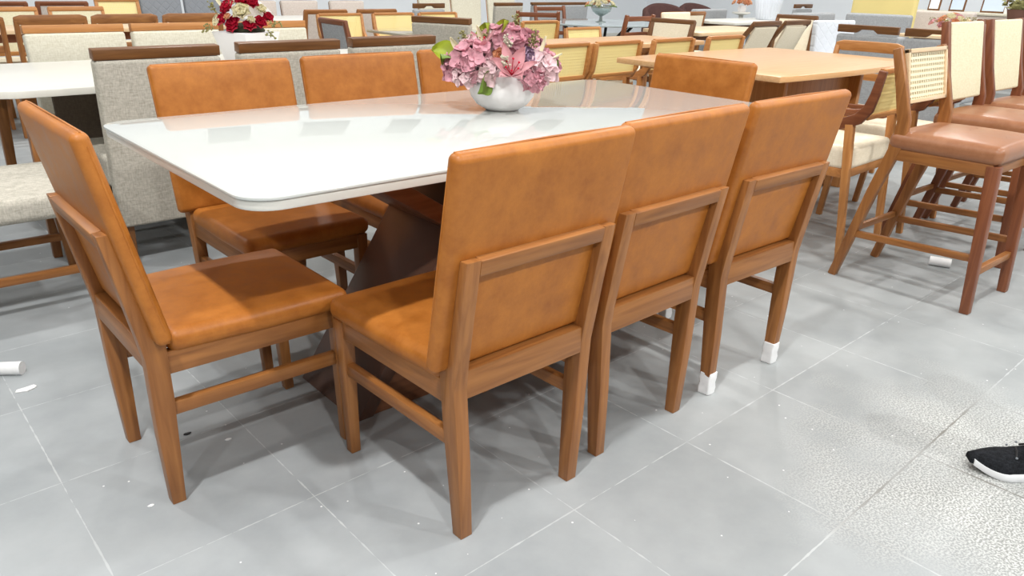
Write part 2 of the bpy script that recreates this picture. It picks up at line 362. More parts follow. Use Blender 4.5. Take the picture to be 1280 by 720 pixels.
# ------------------------------------------------------------------ caramel leather dining chair
def leather_chair(wrapped=False):
    r = empty('leather_dining_chair')
    prof = [(-.02, 0), (-.025, .2), (-.024, .40), (-.031, .45), (-.05, .57), (-.072, .70), (-.042, .70), (-.02, .58), (.0, .475), (.024, .44), (.024, .3), (.012, 0)]
    for s in (-1, 1):
        def warp(bmx): pass
        m = MB(); m.prism(prof, .176, .213, 'yz', .0022)
        for v in m.bm.verts:
            k = 1 - max(0, .44 - v.co.z) / .44 * .10; v.co.x = s * v.co.x * (k if v.co.z < .44 else 1)
        if s < 0: bmesh.ops.reverse_faces(m.bm, faces=m.bm.faces[:])
        m.build('rear_leg', 'wood_z', r)
    for s in (-1, 1):
        m = MB(); m.bar((s * .184, .462, .0), (s * .19, .456, .40), .029, .029, .038, .038, .004); m.build('front_leg', 'wood_z', r)
    m = MB(); T = Matrix.Translation((0, -.055, .684)) @ Matrix.Rotation(R(11), 4, 'X'); m.box(-.177, .177, -.0155, .0155, -.018, .0175, .003, 2, T); m.build('back_rail', 'wood_x', r)
    m = MB(); m.box(-.177, .177, -.024, .012, .372, .440, .003); m.build('rear_apron', 'wood_x', r)
    for s in (-1, 1):
        m = MB(); m.box(min(s * .177, s * .203), max(s * .177, s * .203), .02, .445, .352, .408, .003); m.build('side_apron', 'wood_y', r)
        m = MB(); m.box(min(s * .176, s * .198), max(s * .176, s * .198), .015, .448, .243, .278, .003); m.build('stretcher', 'wood_y', r)
    m = MB(); m.box(-.176, .176, .448, .468, .352, .408, .003); m.build('front_apron', 'wood_x', r)
    m = MB(); m.pillow((0, .258, .428), (.217, .228, .028), .024, (.002, .004, .012), 8, fn=lambda o: (o.x * (1 - .03 * (o.y < 0) * -o.y / .228), o.y, o.z)); m.build('seat_cushion', 'leather', r, ang=60)
    T = Matrix.Translation((0, -.026, .676)) @ Matrix.Rotation(math.atan2(.09, .47), 4, 'X')
    m = MB(); m.pillow((0, 0, 0), (.246, .0185, .240), .0165, (0, .004, 0), 8, Mx=T); p = m.build('back_pad', 'leather', r, ang=60)
    loop = [(-.240, .006, -.236), (-.2445, .006, -.2), (-.2455, .006, 0), (-.2445, .006, .21), (-.236, .006, .2385), (0, .006, .241), (.236, .006, .2385), (.2445, .006, .21), (.2455, .006, 0), (.2445, .006, -.2), (.240, .006, -.236)]
    m = MB(); m.tube(loop, .0022, 6, True, T); m.build('seam', 'leather', p)
    if wrapped:
        for s in (-1, 1):
            for y, xx in ((-.005, .176), (.461, .185)):
                m = MB(); m.pillow((s * xx, y, .038), (.0195, .0195 if y < .2 else .0175, .038), .004, (.0, .0, 0), 4, fn=lambda o: (o.x + .0015 * math.sin(o.z * 260 + o.y * 90), o.y + .0015 * math.sin(o.z * 210 + o.x * 130), o.z))
                w = m.build('foot_wrap', 'foam', r); w['label'] = 'white paper wrapped round the foot'
    return r
G = 'caramel leather chairs around the white table'
put('lc', leather_chair, .5031, -.219, .0274, 'caramel leather dining chair, nearest of three on the near side of the white table', 'chair', G)
put('lc', leather_chair, .9955, -.1744, .0427, 'caramel leather dining chair in the middle of the near side of the white table', 'chair', G)
put('lcw', lambda: leather_chair(True), 1.5209, -.1633, -.0025, 'caramel leather dining chair with white paper wrapped round its feet', 'chair', G)
put('lc', leather_chair, -.138, .492, -1.5667, 'caramel leather dining chair at the left end of the white table, back to the left', 'chair', G)
put('lc', leather_chair, .497, 1.2808, 3.1567, "caramel leather dining chair at the left of the white table's far side, facing the viewer", 'chair', G)
put('lc', leather_chair, 1.0406, 1.3025, 3.1436, "caramel leather dining chair in the middle of the white table's far side", 'chair', G)
put('lc', leather_chair, 1.5764, 1.335, 3.1413, 'caramel leather dining chair on the far side, half hidden behind the pink flowers', 'chair', G)
put('lc', leather_chair, 2.112, .600, 1.5662, "caramel leather dining chair at the white table's right end, before the oak table", 'chair', G)

# ------------------------------------------------------------------ rounded table tops
def rrect(x0, x1, y0, y1, r, n=8):
    P = []
    for cx, cy, a in ((x1 - r, y1 - r, 0), (x0 + r, y1 - r, 90), (x0 + r, y0 + r, 180), (x1 - r, y0 + r, 270)):
        for i in range(n + 1): t = R(a + 90 * i / n); P.append((cx + r * math.cos(t), cy + r * math.sin(t)))
    return P
# main table
L_, W_ = 1.978, 1.02
t = tag(empty('dining_table', (L_ / 2, W_ / 2, 0)), 'large white dining table with a glossy glass top and crossed brown base', 'table')
hx, hy = L_ / 2, W_ / 2
m = MB(); m.prism(rrect(-hx + .004, hx - .004, -hy + .004, hy - .004, .075, 10), .772, .794, 'xy', .004); m.build('tabletop', 'white_gloss', t)
m = MB(); m.prism(rrect(-hx, hx, -hy, hy, .078, 12), .7942, .8005, 'xy', .0012); m.build('glass_sheet', 'glass_top', t)
def slab(a, b, th, y0, y1):
    a = Vector(a); b = Vector(b); d = (b - a).normalized(); n = Vector((-d.y, d.x)) * th
    # keep ends flat on floor / top
    pts = [(a.x, a.y), (b.x, b.y), (b.x + th / abs(d.y), b.y), (a.x + th / abs(d.y), a.y)]
    return MB().prism([(p[0] - hx, p[1]) for p in pts], y0 - hy, y1 - hy, 'xz', .003)
slab((.385, 0), (.915, .772), .045, .357, .709).build('base_panel', 'base_lacquer', t)
slab((1.53, 0), (.345, .772), .05, .352, .714).build('base_panel', 'base_wood', t)
m = MB(); m.prism([(.43 - hx, .0), (1.53 - hx, 0), (.80 - hx, .46)], .366 - hy, .40 - hy, 'xz', .002); m.build('base_fascia', 'base_wood', t)
m = MB(); m.prism([(.43 - hx, .0), (1.53 - hx, 0), (.80 - hx, .46)], .666 - hy, .70 - hy, 'xz', .002); m.build('base_fascia', 'base_wood', t)
m = MB(); m.box(.40 - hx, 1.0 - hx, .40 - hy, .62 - hy, .758, .7725, .002); m.build('mounting_plate', 'black', t)

# ------------------------------------------------------------------ flowers
def petal_fn(l, w, cup, curl):
    def f(u, v):
        a = (v - .5) * 2; ww = w * math.sin(PI * min(1, .12 + u * .86)) ** .8
        return Vector((l * u, a * ww / 2, cup * a * a * .5 * w + curl * u * u * l))
    return f
def orient(n, spin=0):
    n = Vector(n).normalized(); q = Vector((0, 0, 1)).rotation_difference(n); return q.to_matrix().to_4x4() @ Matrix.Rotation(spin, 4, 'Z')
def hydrangea(c, r, mat, parent, k=22, flat=1):
    m = MB()
    for i in range(k):
        ph = math.acos(1 - 1.55 * (i + .5) / k); th = i * 2.39996 + random.random() * .4
        n = Vector((math.sin(ph) * math.cos(th), math.sin(ph) * math.sin(th), math.cos(ph)))
        p = Vector(c) + Vector((n.x, n.y, n.z * flat)) * r * random.uniform(.86, 1.08)
        B = Matrix.Translation(p) @ orient(n + Vector((random.uniform(-.3, .3), random.uniform(-.3, .3), random.uniform(-.2, .3))), random.random() * 6)
        s = random.uniform(.85, 1.25) * r * .62
        for q in range(4): m.patch(petal_fn(s, s * 1.05, .35, random.uniform(-.1, .35)), 4, 4, B @ Matrix.Rotation(q * PI / 2, 4, 'Z') @ Matrix.Rotation(R(-12), 4, 'Y'))
    return m.build('hydrangea_head', mat, parent, ang=80)
def lily(c, n, s, parent):
    m = MB(); B = Matrix.Translation(c) @ orient(n, .3)
    for q in range(6):
        l = s * (1 if q % 2 else .92); w = s * (.36 if q % 2 else .46)
        m.patch(petal_fn(l, w, .5, .0), 8, 6, B @ Matrix.Rotation(q * PI / 3, 4, 'Z') @ Matrix.Rotation(R(-42), 4, 'Y'))
    o = m.build('lily', 'lily', parent, ang=80)
    k = MB()
    for q in range(6):
        a = q * PI / 3 + .5; e = B @ Vector((math.cos(a) * s * .22, math.sin(a) * s * .22, s * .5)); k.tube([B @ Vector((0, 0, .0)), e], .0012, 5); k.ball(e, .004, 1)
    k.build('stamens', 'red_petal', o); return o
def rose(c, n, s, mat, parent, name='rose'):
    m = MB(); B = Matrix.Translation(c) @ orient(n, random.random() * 6)
    for ring, (cnt, tilt, sc) in enumerate(((3, 82, .5), (4, 68, .72), (5, 50, .92), (6, 28, 1.05))):
        for q in range(cnt):
            m.patch(petal_fn(s * sc, s * sc * 1.15, .55, -.12), 5, 5, B @ Matrix.Rotation(2 * PI * q / cnt + ring * .6, 4, 'Z') @ Matrix.Rotation(R(-tilt), 4, 'Y'))
    m.ball(B @ Vector((0, 0, s * .25)), s * .22, 1)
    return m.build(name, mat, parent, ang=80)
def leaf(c, d, l, w, mat, parent, curl=-.15):
    d = Vector(d).normalized(); q = Vector((1, 0, 0)).rotation_difference(d)
    m = MB(); m.patch(petal_fn(l, w, .5, curl), 8, 4, Matrix.Translation(c) @ q.to_matrix().to_4x4()); return m.build('leaf', mat, parent, ang=80)
def sprig(c, d, l, mat, parent, k=24, name='sprig', br=.0035):
    m = MB(); d = Vector(d).normalized(); e = Vector(c) + d * l; m.tube([Vector(c), (Vector(c) + e) / 2 + Vector((.004, .002, 0)), e], .0012, 5)
    for i in range(k):
        u = random.uniform(.35, 1.05); p = Vector(c) + d * l * u + Vector((random.uniform(-1, 1), random.uniform(-1, 1), random.uniform(-1, 1))) * l * .26
        m.tube([Vector(c) + d * l * u * .8, p], .0006, 4); m.ball(p, br * random.uniform(.7, 1.3), 1)
    return m.build(name, mat, parent, ang=80)
# camera-facing helper directions on the table (right / towards the viewer), used only to arrange blooms round the bowl
RT = Vector((.756, -.655, 0)); FW = Vector((-.655, -.756, 0)); UP = Vector((0, 0, 1))
def at(r, f, u): return RT * r + FW * f + UP * u
def low(u): return .1 + (u - .1) * .82
f = tag(empty('flower_arrangement', (1.112, .592, .8005)), 'pink and lilac artificial flowers in a round white bowl on the white table', 'flowers')
m = MB(); m.lathe([(.052, 0), (.056, .003), (.082, .018), (.101, .042), (.1085, .066), (.108, .086), (.101, .112), (.0965, .112), (.102, .086), (.1, .06), (.08, .03), (.02, .016)], 56); bo = m.build('bowl', 'ceramic', f, ang=50)
m = MB(); m.ball((0, 0, .092), .088, 3, (1, 1, .5)); m.build('moss_filling', 'stem', f)
for r_, f_, u_, rad, mt in ((-.135, .02, .125, .042, 'lilac'), (-.09, .055, .15, .052, 'lilac'), (-.045, .075, .125, .036, 'lilac_pale'), (-.085, .0, .18, .045, 'lilac_pale'), (.13, .03, .135, .044, 'lilac_pale'), (.105, .06, .100, .036, 'lilac'), (.15, -.01, .15, .034, 'lilac'), (.02, -.03, .225, .048, 'lilac'), (-.03, -.06, .20, .05, 'lilac_pale'), (.09, -.07, .19, .048, 'lilac'), (-.1, -.08, .15, .045, 'lilac_pale'), (-.11, .075, .105, .03, 'lilac_pale')):
    hydrangea(at(r_ * .96 - .008, f_, low(u_)), rad, mt, f)
lily(at(.03, .098, .118), at(.05, .72, .7), .10, f)
lily(at(-.06, .02, .18), at(-.3, .3, .9), .075, f)
rose(at(.075, .05, .165), at(.5, .8, .4), .034, 'mauve', f)
rose(at(-.005, .06, .165), at(-.1, .8, .5), .03, 'peach', f)
for r_, f_, u_, d in ((-.15, -.02, .17, (-.8, .1, .25)), (-.02, -.03, .22, (.35, .2, .9)), (-.13, .0, .16, (-.5, .4, .1)), (-.05, .10, .118, (-.1, .62, -.42)), (.1, .0, .15, (.8, .2, .1)), (-.06, -.03, .2, (.1, .1, 1))):
    leaf(at(r_, f_, low(u_)), at(*d), .08, .075, 'leaf_lime' if u_ > .165 else 'leaf', f)
for r_, f_, u_, d, mt in ((.085, -.01, .2, (.35, .1, .9), 'sage'), (-.05, .0, .2, (-.35, .1, .9), 'sage'), (.01, .06, .2, (.05, .5, .8), 'berry'), (-.09, .0, .2, (-.6, .1, .7), 'sage'), (.03, -.04, .25, (.2, 0, 1), 'sage'), (.02, .085, .16, (-.2, .9, .3), 'berry')):
    sprig(at(r_, f_, low(u_)), at(*d), .055, mt, f, 34, 'berry_sprig')
for r_, u_, d in ((-.06, .2, (-.25, 0, 1)), (.12, .17, (.35, 0, .9)), (.135, .15, (.9, .2, .35)), (-.13, .17, (-.5, 0, .85))):
    leaf(at(r_, .02, u_), at(*d), .06, .022, 'cream_petal', f, .1)

# ------------------------------------------------------------------ linen chairs with wooden cap (backs to the white table and opposite)
def linen_chair(mat='linen', cap='dark_x', table_shade=False):
    seat = 'table_shade' if table_shade else mat  # seat coloured dark in place of the tabletop's shade
    r = empty('linen_dining_chair')
    T = Matrix.Translation((0, -.035, .52)) @ Matrix.Rotation(R(5.2), 4, 'X')
    m = MB(); m.pillow((0, 0, 0), (.25, .034, .345), .014, (0, .004, 0), 6, Mx=T); m.build('back_panel', mat, r, ang=60)
    m = MB(); T2 = T @ Matrix.Translation((0, 0, .3655)); m.box(-.25, .25, -.026, .026, -.019, .022, .003, 2, T2); m.build('top_rail', cap, r)
    m = MB(); m.pillow((0, .275, .40), (.245, .25, .065), .02, (0, 0, .008), 6); m.build('seat_cushion', seat, r, ang=60)
    if table_shade: m = MB(); m.box(-.24, .24, .50, .52, .06, .335, .004); m.build('shade_panel', 'table_shade', r)  # dark board added where the table's shade falls
    for s in (-1, 1):
        m = MB(); m.bar((s * .215, .0, 0), (s * .215, .0, .33), .03, .03, .045, .045); m.build('leg', 'dark_z', r)
        m = MB(); m.bar((s * .215, .49, 0), (s * .215, .49, .34), .03, .03, .045, .045); m.build('leg', 'dark_z', r)
    return r
GB = 'grey linen chairs back to back with the leather chairs'
for x, y, lab in ((.51, 2.14, 'grey linen chair with a wooden top rail, seen from behind, leftmost of its row'), (1.11, 2.19, 'grey linen chair with a wooden top rail, seen from behind, middle of its row'), (1.70, 2.24, 'grey linen chair with a wooden top rail, seen from behind next to the pink flowers')):
    put('linen', linen_chair, x, y, R(1), lab, 'chair', GB)
GC = 'cream linen chairs on the far side of the left white table'
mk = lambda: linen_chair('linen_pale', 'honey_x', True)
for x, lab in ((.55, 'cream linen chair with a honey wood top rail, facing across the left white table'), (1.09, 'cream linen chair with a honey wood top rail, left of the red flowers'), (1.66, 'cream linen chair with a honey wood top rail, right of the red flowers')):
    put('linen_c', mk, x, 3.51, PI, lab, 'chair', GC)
put('linen', linen_chair, 3.13, 3.69, R(-67), 'grey linen chair with a wooden top rail, turned sideways behind the pink flowers', 'chair')

# left white table
def rect_table(name, x0, x1, y0, y1, h, th, r, top, legmat, label, legs=True, ped=False, leg_in=.14, cat='table', noapron=False):
    o = tag(empty(name, ((x0 + x1) / 2, (y0 + y1) / 2, 0)), label, cat); ax, ay = (x1 - x0) / 2, (y1 - y0) / 2
    m = MB(); m.prism(rrect(-ax, ax, -ay, ay, r, 8), h - th, h, 'xy', .004); m.build('tabletop', top, o)
    if legs:
        for sx in (-1, 1):
            for sy in (-1, 1):
                m = MB(); m.bar((sx * (ax - leg_in + .03), sy * (ay - leg_in + .03), 0), (sx * (ax - leg_in), sy * (ay - leg_in), h - th), .035, .035, .055, .055); m.build('leg', legmat + '_z', o)
        if not noapron: m = MB(); m.box(-ax + leg_in, ax - leg_in, -ay + leg_in, -ay + leg_in + .022, h - th - .07, h - th, .002); m.box(-ax + leg_in, ax - leg_in, ay - leg_in - .022, ay - leg_in, h - th - .07, h - th, .002); m.build('apron', legmat + '_x', o)
    if ped:
        for sx in (-1, 1):
            m = MB(); m.prism([(sx * ax * .75, 0), (sx * ax * .35, 0), (sx * ax * .28, h - th), (sx * ax * .60, h - th)], -ay * .45, ay * .45, 'xz', .004); m.build('base_panel', legmat + '_z', o)
        m = MB(); m.box(-ax * .35, ax * .35, -.03, .03, h * .35, h * .55, .004); m.build('crossbeam', legmat + '_x', o)
    return o
rect_table('dining_table', -.10, 2.32, 2.28, 3.38, .74, .03, .14, 'white_gloss', 'wood', noapron=True, leg_in=.18, label= 'white table behind the grey linen chairs, carrying the red flowers')
t2 = bpy.data.objects['dining_table.001']; m = MB(); m.box(-.86, .9, .06, .09, .34, .71, .004); m.build('base_panel', 'table_shade', t2); m = MB(); m.box(-.8, -.72, .05, .10, 0, .34, .004); m.box(.72, .8, .05, .10, 0, .34, .004); m.build('panel_feet', 'table_shade', t2)  # dark slab on feet, added in place of heavy shade under this tabletop
# bench at its near side
o = tag(empty('bench', (-.65, 1.88, 0)), 'grey linen upholstered bench with wooden legs at the left edge', 'bench')
m = MB(); m.pillow((0, .13, .41), (.78, .31, .045), .03, (0, 0, .01), 6); m.build('seat_cushion', 'linen', o, ang=60)
for sx in (-1, 1):
    for y in (-.1, .36): m = MB(); m.bar((sx * .72, y, 0), (sx * .70, y, .37), .03, .03, .042, .042); m.build('leg', 'wood_z', o)
m = MB(); m.box(-.70, .70, .345, .372, .13, .16, .003); m.build('stretcher', 'wood_x', o)
m = MB(); m.box(-.70, .70, -.115, -.09, .13, .16, .003); m.build('stretcher', 'wood_x', o)
# red flowers in a square white vase
f = tag(empty('flower_vase', (1.22, 2.86, .74)), 'crimson and white artificial flowers in a square white vase on the left white table', 'flowers')
m = MB(); a, b_ = .095, .128
m.bar((0, 0, 0), (0, 0, .158), .17, .17, .25, .25, .006); v = m.build('vase', 'ceramic', f); v.rotation_euler[2] = R(20)
for r_, f_, u_, s, mt in ((-.085, .06, .21, .045, 'red_petal'), (-.08, .0, .26, .042, 'red_petal'), (-.03, .08, .195, .045, 'red_petal'), (.01, .06, .245, .056, 'cream_petal'), (0, -.02, .3, .048, 'red_petal'), (.09, .05, .20, .042, 'red_petal'), (.12, .0, .225, .035, 'red_petal'), (.05, .0, .29, .038, 'red_petal'), (-.05, .10, .23, .024, 'peach'), (.09, .0, .265, .032, 'cream_petal'), (.06, .08, .215, .026, 'cream_petal'), (.05, .09, .185, .04, 'red_petal'), (-.03, .1, .175, .038, 'red_petal'), (-.06, .04, .275, .045, 'red_petal'), (-.13, .02, .21, .035, 'cream_petal'), (-.05, .03, .29, .035, 'cream_petal'), (-.115, .08, .2, .026, 'cream_petal')):
    rose(at(r_, f_, u_), at(r_ * 5, .6, .6), s, mt, f)
m = MB(); m.ball((0, 0, .165), .10, 2, (1, 1, .4)); m.build('foliage', 'stem', f)
for r_, u_, d in ((-.14, .19, (-.8, .4, -.3)), (.13, .17, (.7, .5, -.4)), (.02, .16, (.1, .9, -.4)), (.14, .2, (.8, .2, .1)), (-.12, .25, (-.6, .1, .9))):
    sprig(at(r_, .06, u_), at(*d), .06, 'sage', f, 20, 'sprig', .005)
leaf(at(-.1, 0, .27), at(-.55, 0, .8), .12, .025, 'cream_petal', f, -.1)

# ------------------------------------------------------------------ wooden framed chairs
def frame_chair(wm='dark', fill='cream', w=.45, h=.86, slim=.035, rake=.08, seat='cream', low=.46, name='framed_dining_chair'):
    r = empty(name); hw = w / 2
    for s in (-1, 1):
        m = MB(); m.sweep([(s * (hw - slim / 2), .0, 0), (s * (hw - slim / 2), -.005, .25), (s * (hw - slim / 2), -.005, .44), (s * (hw - slim / 2), -.035, h - .18), (s * (hw - slim / 2), -rake, h - .012)], slim, [.032, .04, .045, .035, .028], bev=.004); m.build('rear_leg', wm + '_z', r)
        m = MB(); m.bar((s * (hw - .03), .44, 0), (s * (hw - .025), .435, .40), .028, .028, .04, .04); m.build('front_leg', wm + '_z', r)
        m = MB(); m.box(min(s * (hw - .04), s * (hw - .015)), max(s * (hw - .04), s * (hw - .015)), .02, .42, .36, .41, .003); m.build('side_apron', wm + '_y', r)
    T = Matrix.Translation((0, -rake + .005, h - .02)) @ Matrix.Rotation(R(9), 4, 'X')
    m = MB(); m.box(-hw + .004, hw - .004, -.016, .016, -.022, .02, .009, 3, T); m.build('top_rail', wm + '_x', r)
    m = MB(); m.box(-hw + slim, hw - slim, -.03, -.002, low, low + .035, .003); m.build('lower_rail', wm + '_x', r)
    m = MB(); m.box(-hw + slim, hw - slim, .42, .44, .36, .41, .003); m.build('front_apron', wm + '_x', r)
    z0, z1 = low + .03, h - .04; zc = (z0 + z1) / 2
    y0 = -.02; y1 = -rake + .008
    T = Matrix.Translation((0, (y0 + y1) / 2, zc)) @ Matrix.Rotation(math.atan2(y0 - y1, z1 - z0), 4, 'X')
    if fill.startswith('cane'):
        m = MB(); m.box(-hw + slim - .002, hw - slim + .002, -.002, .002, -(z1 - z0) / 2, (z1 - z0) / 2, 0, 1, T); m.build('cane_panel', fill, r)
    else:
        m = MB(); m.pillow((0, 0, 0), (hw - slim + .001, .012, (z1 - z0) / 2 + .004), .009, (0, .004, 0), 4, Mx=T); m.build('back_pad', fill, r, ang=60)
    m = MB(); m.pillow((0, .225, .425), (hw - .008, .215, .028), .02, (0, 0, .01), 5); m.build('seat_cushion', seat, r, ang=60)
    return r
def cane_chair(wm='honey', sm=None, hw=.225, sit=.026):
    """curved side frames carrying a webbed panel"""
    r = empty('cane_dining_chair'); sm = sm or wm
    for s in (-1, 1):
        x = s * (hw - .014)
        m = MB(); m.sweep([(x, -.075, .838), (x, -.06, .74), (x, -.045, .68), (x, -.01, .635), (x, .06, .605), (x, .2, .59), (x, .36, .585)], .028, [.03, .036, .044, .05, .046, .036, .028], bev=.004); m.build('side_frame', sm + '_y', r)
        m = MB(); m.bar((s * (hw - .03), .40, 0), (s * (hw - .016), .34, .585), .026, .028, .034, .036); m.build('front_leg', wm + '_z', r)
        m = MB(); m.bar((s * (hw - .03), -.04, 0), (s * (hw - .016), .02, .61), .026, .028, .034, .036); m.build('rear_leg', wm + '_z', r)
    T = Matrix.Translation((0, -.068, .834)) @ Matrix.Rotation(R(8), 4, 'X')
    m = MB(); m.box(-hw + .02, hw - .02, -.013, .013, -.010, .012, .004, 2, T); m.build('top_rail', wm + '_x', r)
    m = MB(); m.box(-hw + .02, hw - .02, -.05, -.025, .632, .652, .004, 2); m.build('lower_rail', wm + '_x', r)
    T = Matrix.Translation((0, -.052, .738)) @ Matrix.Rotation(R(9), 4, 'X')
    m = MB(); m.box(-hw + .024, hw - .024, -.002, .002, -.092, .090, 0, 1, T); m.build('cane_panel', 'cane', r)
    m = MB(); m.box(-hw + .03, hw - .03, .0, .38, .37, .41, .004); m.build('seat_frame', wm + '_x', r)
    m = MB(); m.pillow((0, .20, .406 + sit), (hw - .03, .205, sit), .02, (0, 0, .01), 5); m.build('seat_cushion', 'cream', r, ang=60)
    return r
GK = 'cane backed chairs behind the oak table'
for x, lab in ((2.80, 'cane backed chair with honey wood frame, partly behind the pink flowers'), (3.26, 'cane backed chair with curved honey sides, second in its row beside the pink flowers'), (3.80, 'cane backed chair above the right end leather chair, third in its row'), (4.38, 'cane backed chair behind the oak table, rightmost in its row')):
    put('cane', cane_chair, x, 2.12, R(2), lab, 'chair', GK)
# chairs seen over the far side of the next table
put('cane', cane_chair, 4.36, 4.05, 0, 'small cane backed chair right behind the top of the pink flowers', 'chair')
put('cane', cane_chair, 4.51, 3.53, PI, 'cane backed chair facing the viewer in front of the round glass table', 'chair', s=.96)
GL = 'yellow cane chairs at the smoked glass table'
for x, lab in ((3.09, 'yellow cane chair behind the smoked glass table, left of three'), (3.65, 'yellow cane chair behind the smoked glass table, middle of three'), (4.16, 'yellow cane chair behind the smoked glass table, right of three')):
    put('cane', cane_chair, x, 5.18, PI, lab, 'chair', GL, s=1.02)
rect_table('glass_table', 3.14, 4.06, 4.12, 4.92, .745, .02, .05, 'smoke_glass', 'dark', leg_in=.3, label='smoked glass table with a dark frame in front of three yellow cane chairs')
m = MB(); m.pillow((0, 0, .012), (.055, .02, .012), .01, (0, 0, 0), 3); m.ball((.04, .0, .026), .012, 1); m.ball((-.03, .005, .024), .01, 1); tag(m.build('table_ornament', 'black', loc=(3.43, 4.3, .745)), 'small black and white ornament on the smoked glass table', 'ornament')
# grey armchair-like chair at its left end
put('fr_grey', lambda: frame_chair('red', 'grey', .51, .86, .045, .07, 'grey', .46), 2.68, 4.5, R(-94), "dark framed chair with grey padded back at the smoked glass table's left end", 'chair')
# frame chairs further back
GW = 'wood framed beige chairs in the middle distance'
mk = lambda: frame_chair('wood', 'taupe', .47, .86, .04)
put('fr_taupe', mk, 3.35, 6.08, 0, 'wood framed beige padded chair, left of a pair behind the yellow cane chairs', 'chair', GW)
put('fr_taupe', mk, 3.93, 6.08, 0, 'wood framed beige padded chair, right of a pair behind the yellow cane chairs', 'chair', GW)
rect_table('dining_table', 2.9, 4.5, 6.45, 7.35, .74, .03, .05, 'white_gloss', 'dark', 'pale table behind the pair of wood framed beige chairs')
# wooden rail chairs, left
def rail_chair(wm='wood'):
    r = empty('rail_back_chair'); hw = .245
    for s in (-1, 1):
        x = s * (hw - .02)
        m = MB(); m.sweep([(x, .0, 0), (x, -.005, .3), (x, -.01, .5), (x, -.04, .72), (x, -.065, .835)], .034, [.03, .036, .04, .034, .03], bev=.006); m.build('rear_leg', wm + '_z', r)
        m = MB(); m.bar((s * (hw - .03), .44, 0), (s * (hw - .03), .435, .42), .028, .028, .04, .04); m.build('front_leg', wm + '_z', r)
    m = MB(); n = 10
    m.sweep([(-hw + .004 + (2 * hw - .008) * i / n, -.062 - .03 * math.sin(PI * i / n), .835) for i in range(n + 1)], [.04] + [.07] * (n - 1) + [.04], .024, up=(0, 0, 1), bev=.008); m.build('top_rail', wm + '_x', r)
    m = MB(); m.sweep([(-hw + .03 + (2 * hw - .06) * i / n, -.03 - .025 * math.sin(PI * i / n), .64) for i in range(n + 1)], .05, .02, up=(0, 0, 1), bev=.004); m.build('back_slat', wm + '_x', r)
    m = MB(); m.box(-hw + .03, hw - .03, .0, .44, .37, .415, .004); m.build('seat_frame', wm + '_x', r)
    m = MB(); m.pillow((0, .22, .435), (hw - .015, .22, .026), .02, (0, 0, .01), 5); m.build('seat_cushion', 'cream', r, ang=60)
    return r
GR = 'wooden rail backed chairs behind the cream linen chairs'
for x, lab in ((.27, 'wooden rail backed chair at the left edge of the photo'), (.81, 'wooden rail backed chair with rounded corners behind the leftmost cream linen chair'), (1.32, 'wooden rail backed chair, second from the left behind the cream linen chairs'), (1.84, 'wooden rail backed chair left of the red flowers')):
    put('rail', rail_chair, x, 5.46, 0, lab, 'chair', GR)
rect_table('dining_table', -.2, 2.3, 5.85, 6.5, .74, .03, .05, 'table_oak_pale', 'red', 'pale wooden table behind the wooden rail backed chairs')
mk = lambda: frame_chair('honey', 'ivory', .47, .86, .03, .07)
GE = 'ivory backed chairs at the far left'
for x, lab in ((.80, 'ivory backed chair with a honey wood rail, at the top left corner'), (1.35, 'ivory backed chair with a honey wood rail, second from the top left corner')):
    put('fr_ivory', mk, x, 6.93, PI, lab, 'chair', GE)
mk = lambda: frame_chair('red', 'taupe', .47, .88, .04, .07)
GF = 'red wood framed chairs at the top left'
for x, lab in ((.86, 'reddish wood framed chair with a pinkish back at the top left corner'), (1.39, 'reddish wood framed chair with a pinkish back, second from the top left corner')):
    put('fr_red', mk, x, 7.75, 0, lab, 'chair', GF)
put('fr_cane', lambda: frame_chair('honey', 'cane', .46, .89, .035, .07, 'cream', .5), 2.09, 8.35, PI, 'honey wood chair with a woven cane back, left of the grey quilted chairs', 'chair')
# upholstered chairs
def padded_chair(mat='taupe', trim='dark', w=.46, h=.87, name='upholstered_dining_chair'):
    r = empty(name); hw = w / 2; H = (h - .40) / 2
    T = Matrix.Translation((0, -.03, .40 + H)) @ Matrix.Rotation(R(6), 4, 'X')
    m = MB(); m.pillow((0, 0, 0), (hw, .026, H), .02, (0, .006, 0), 5, fn=lambda o: (o.x * (1 + .05 * o.z / H), o.y, o.z), Mx=T); p = m.build('back_pad', mat, r, ang=60)
    lp = []
    for x, z in ((-1, -1), (-1, -.3), (-1, .5), (-.985, .93), (-.94, .985), (0, 1), (.94, .985), (.985, .93), (1, .5), (1, -.3), (1, -1)): lp.append((x * hw * (1 + .05 * z) * 1.004, -.012, z * H * 1.003))
    m = MB(); m.tube(lp, .006, 6, True, T); m.build('piping', trim + '_x', p)
    m = MB(); m.pillow((0, .235, .42), (hw, .235, .05), .025, (0, 0, .01), 5); m.build('seat_cushion', mat, r, ang=60)
    for s in (-1, 1):
        for y in (.02, .43): m = MB(); m.bar((s * (hw - .03), y, 0), (s * (hw - .04), y * .95, .38), .025, .025, .038, .038); m.build('leg', trim + '_z', r)
    return r
GU = 'beige upholstered chairs against the back wall'
mk = lambda: padded_chair('taupe', 'dark')
c = put('pad_t', mk, 3.50, 7.93, PI, 'beige upholstered chair with a white cloth over its back, behind the red flowers', 'chair', GU)
put('pad_t', mk, 4.04, 7.93, PI, 'beige upholstered chair with thin dark edging, right of the one with a white cloth', 'chair', GU)
put('pad_t', mk, 4.63, 7.83, PI, 'beige upholstered chair with thin dark edging, third along the back wall', 'chair', GU)
m = MB(); B = Matrix.Translation((3.52, 7.962 - .0, .76)) @ Matrix.Rotation(R(6), 4, 'X')
m.sweep([(3.42, 7.94, .862), (3.44, 7.925, .872), (3.46, 7.905, .862), (3.53, 7.875, .80), (3.60, 7.868, .73)], .07, .006, up=(.75, -.1, .66)); tag(m.build('white_cloth', 'tag'), 'white cloth strip hanging diagonally over a beige chair back', 'cloth')
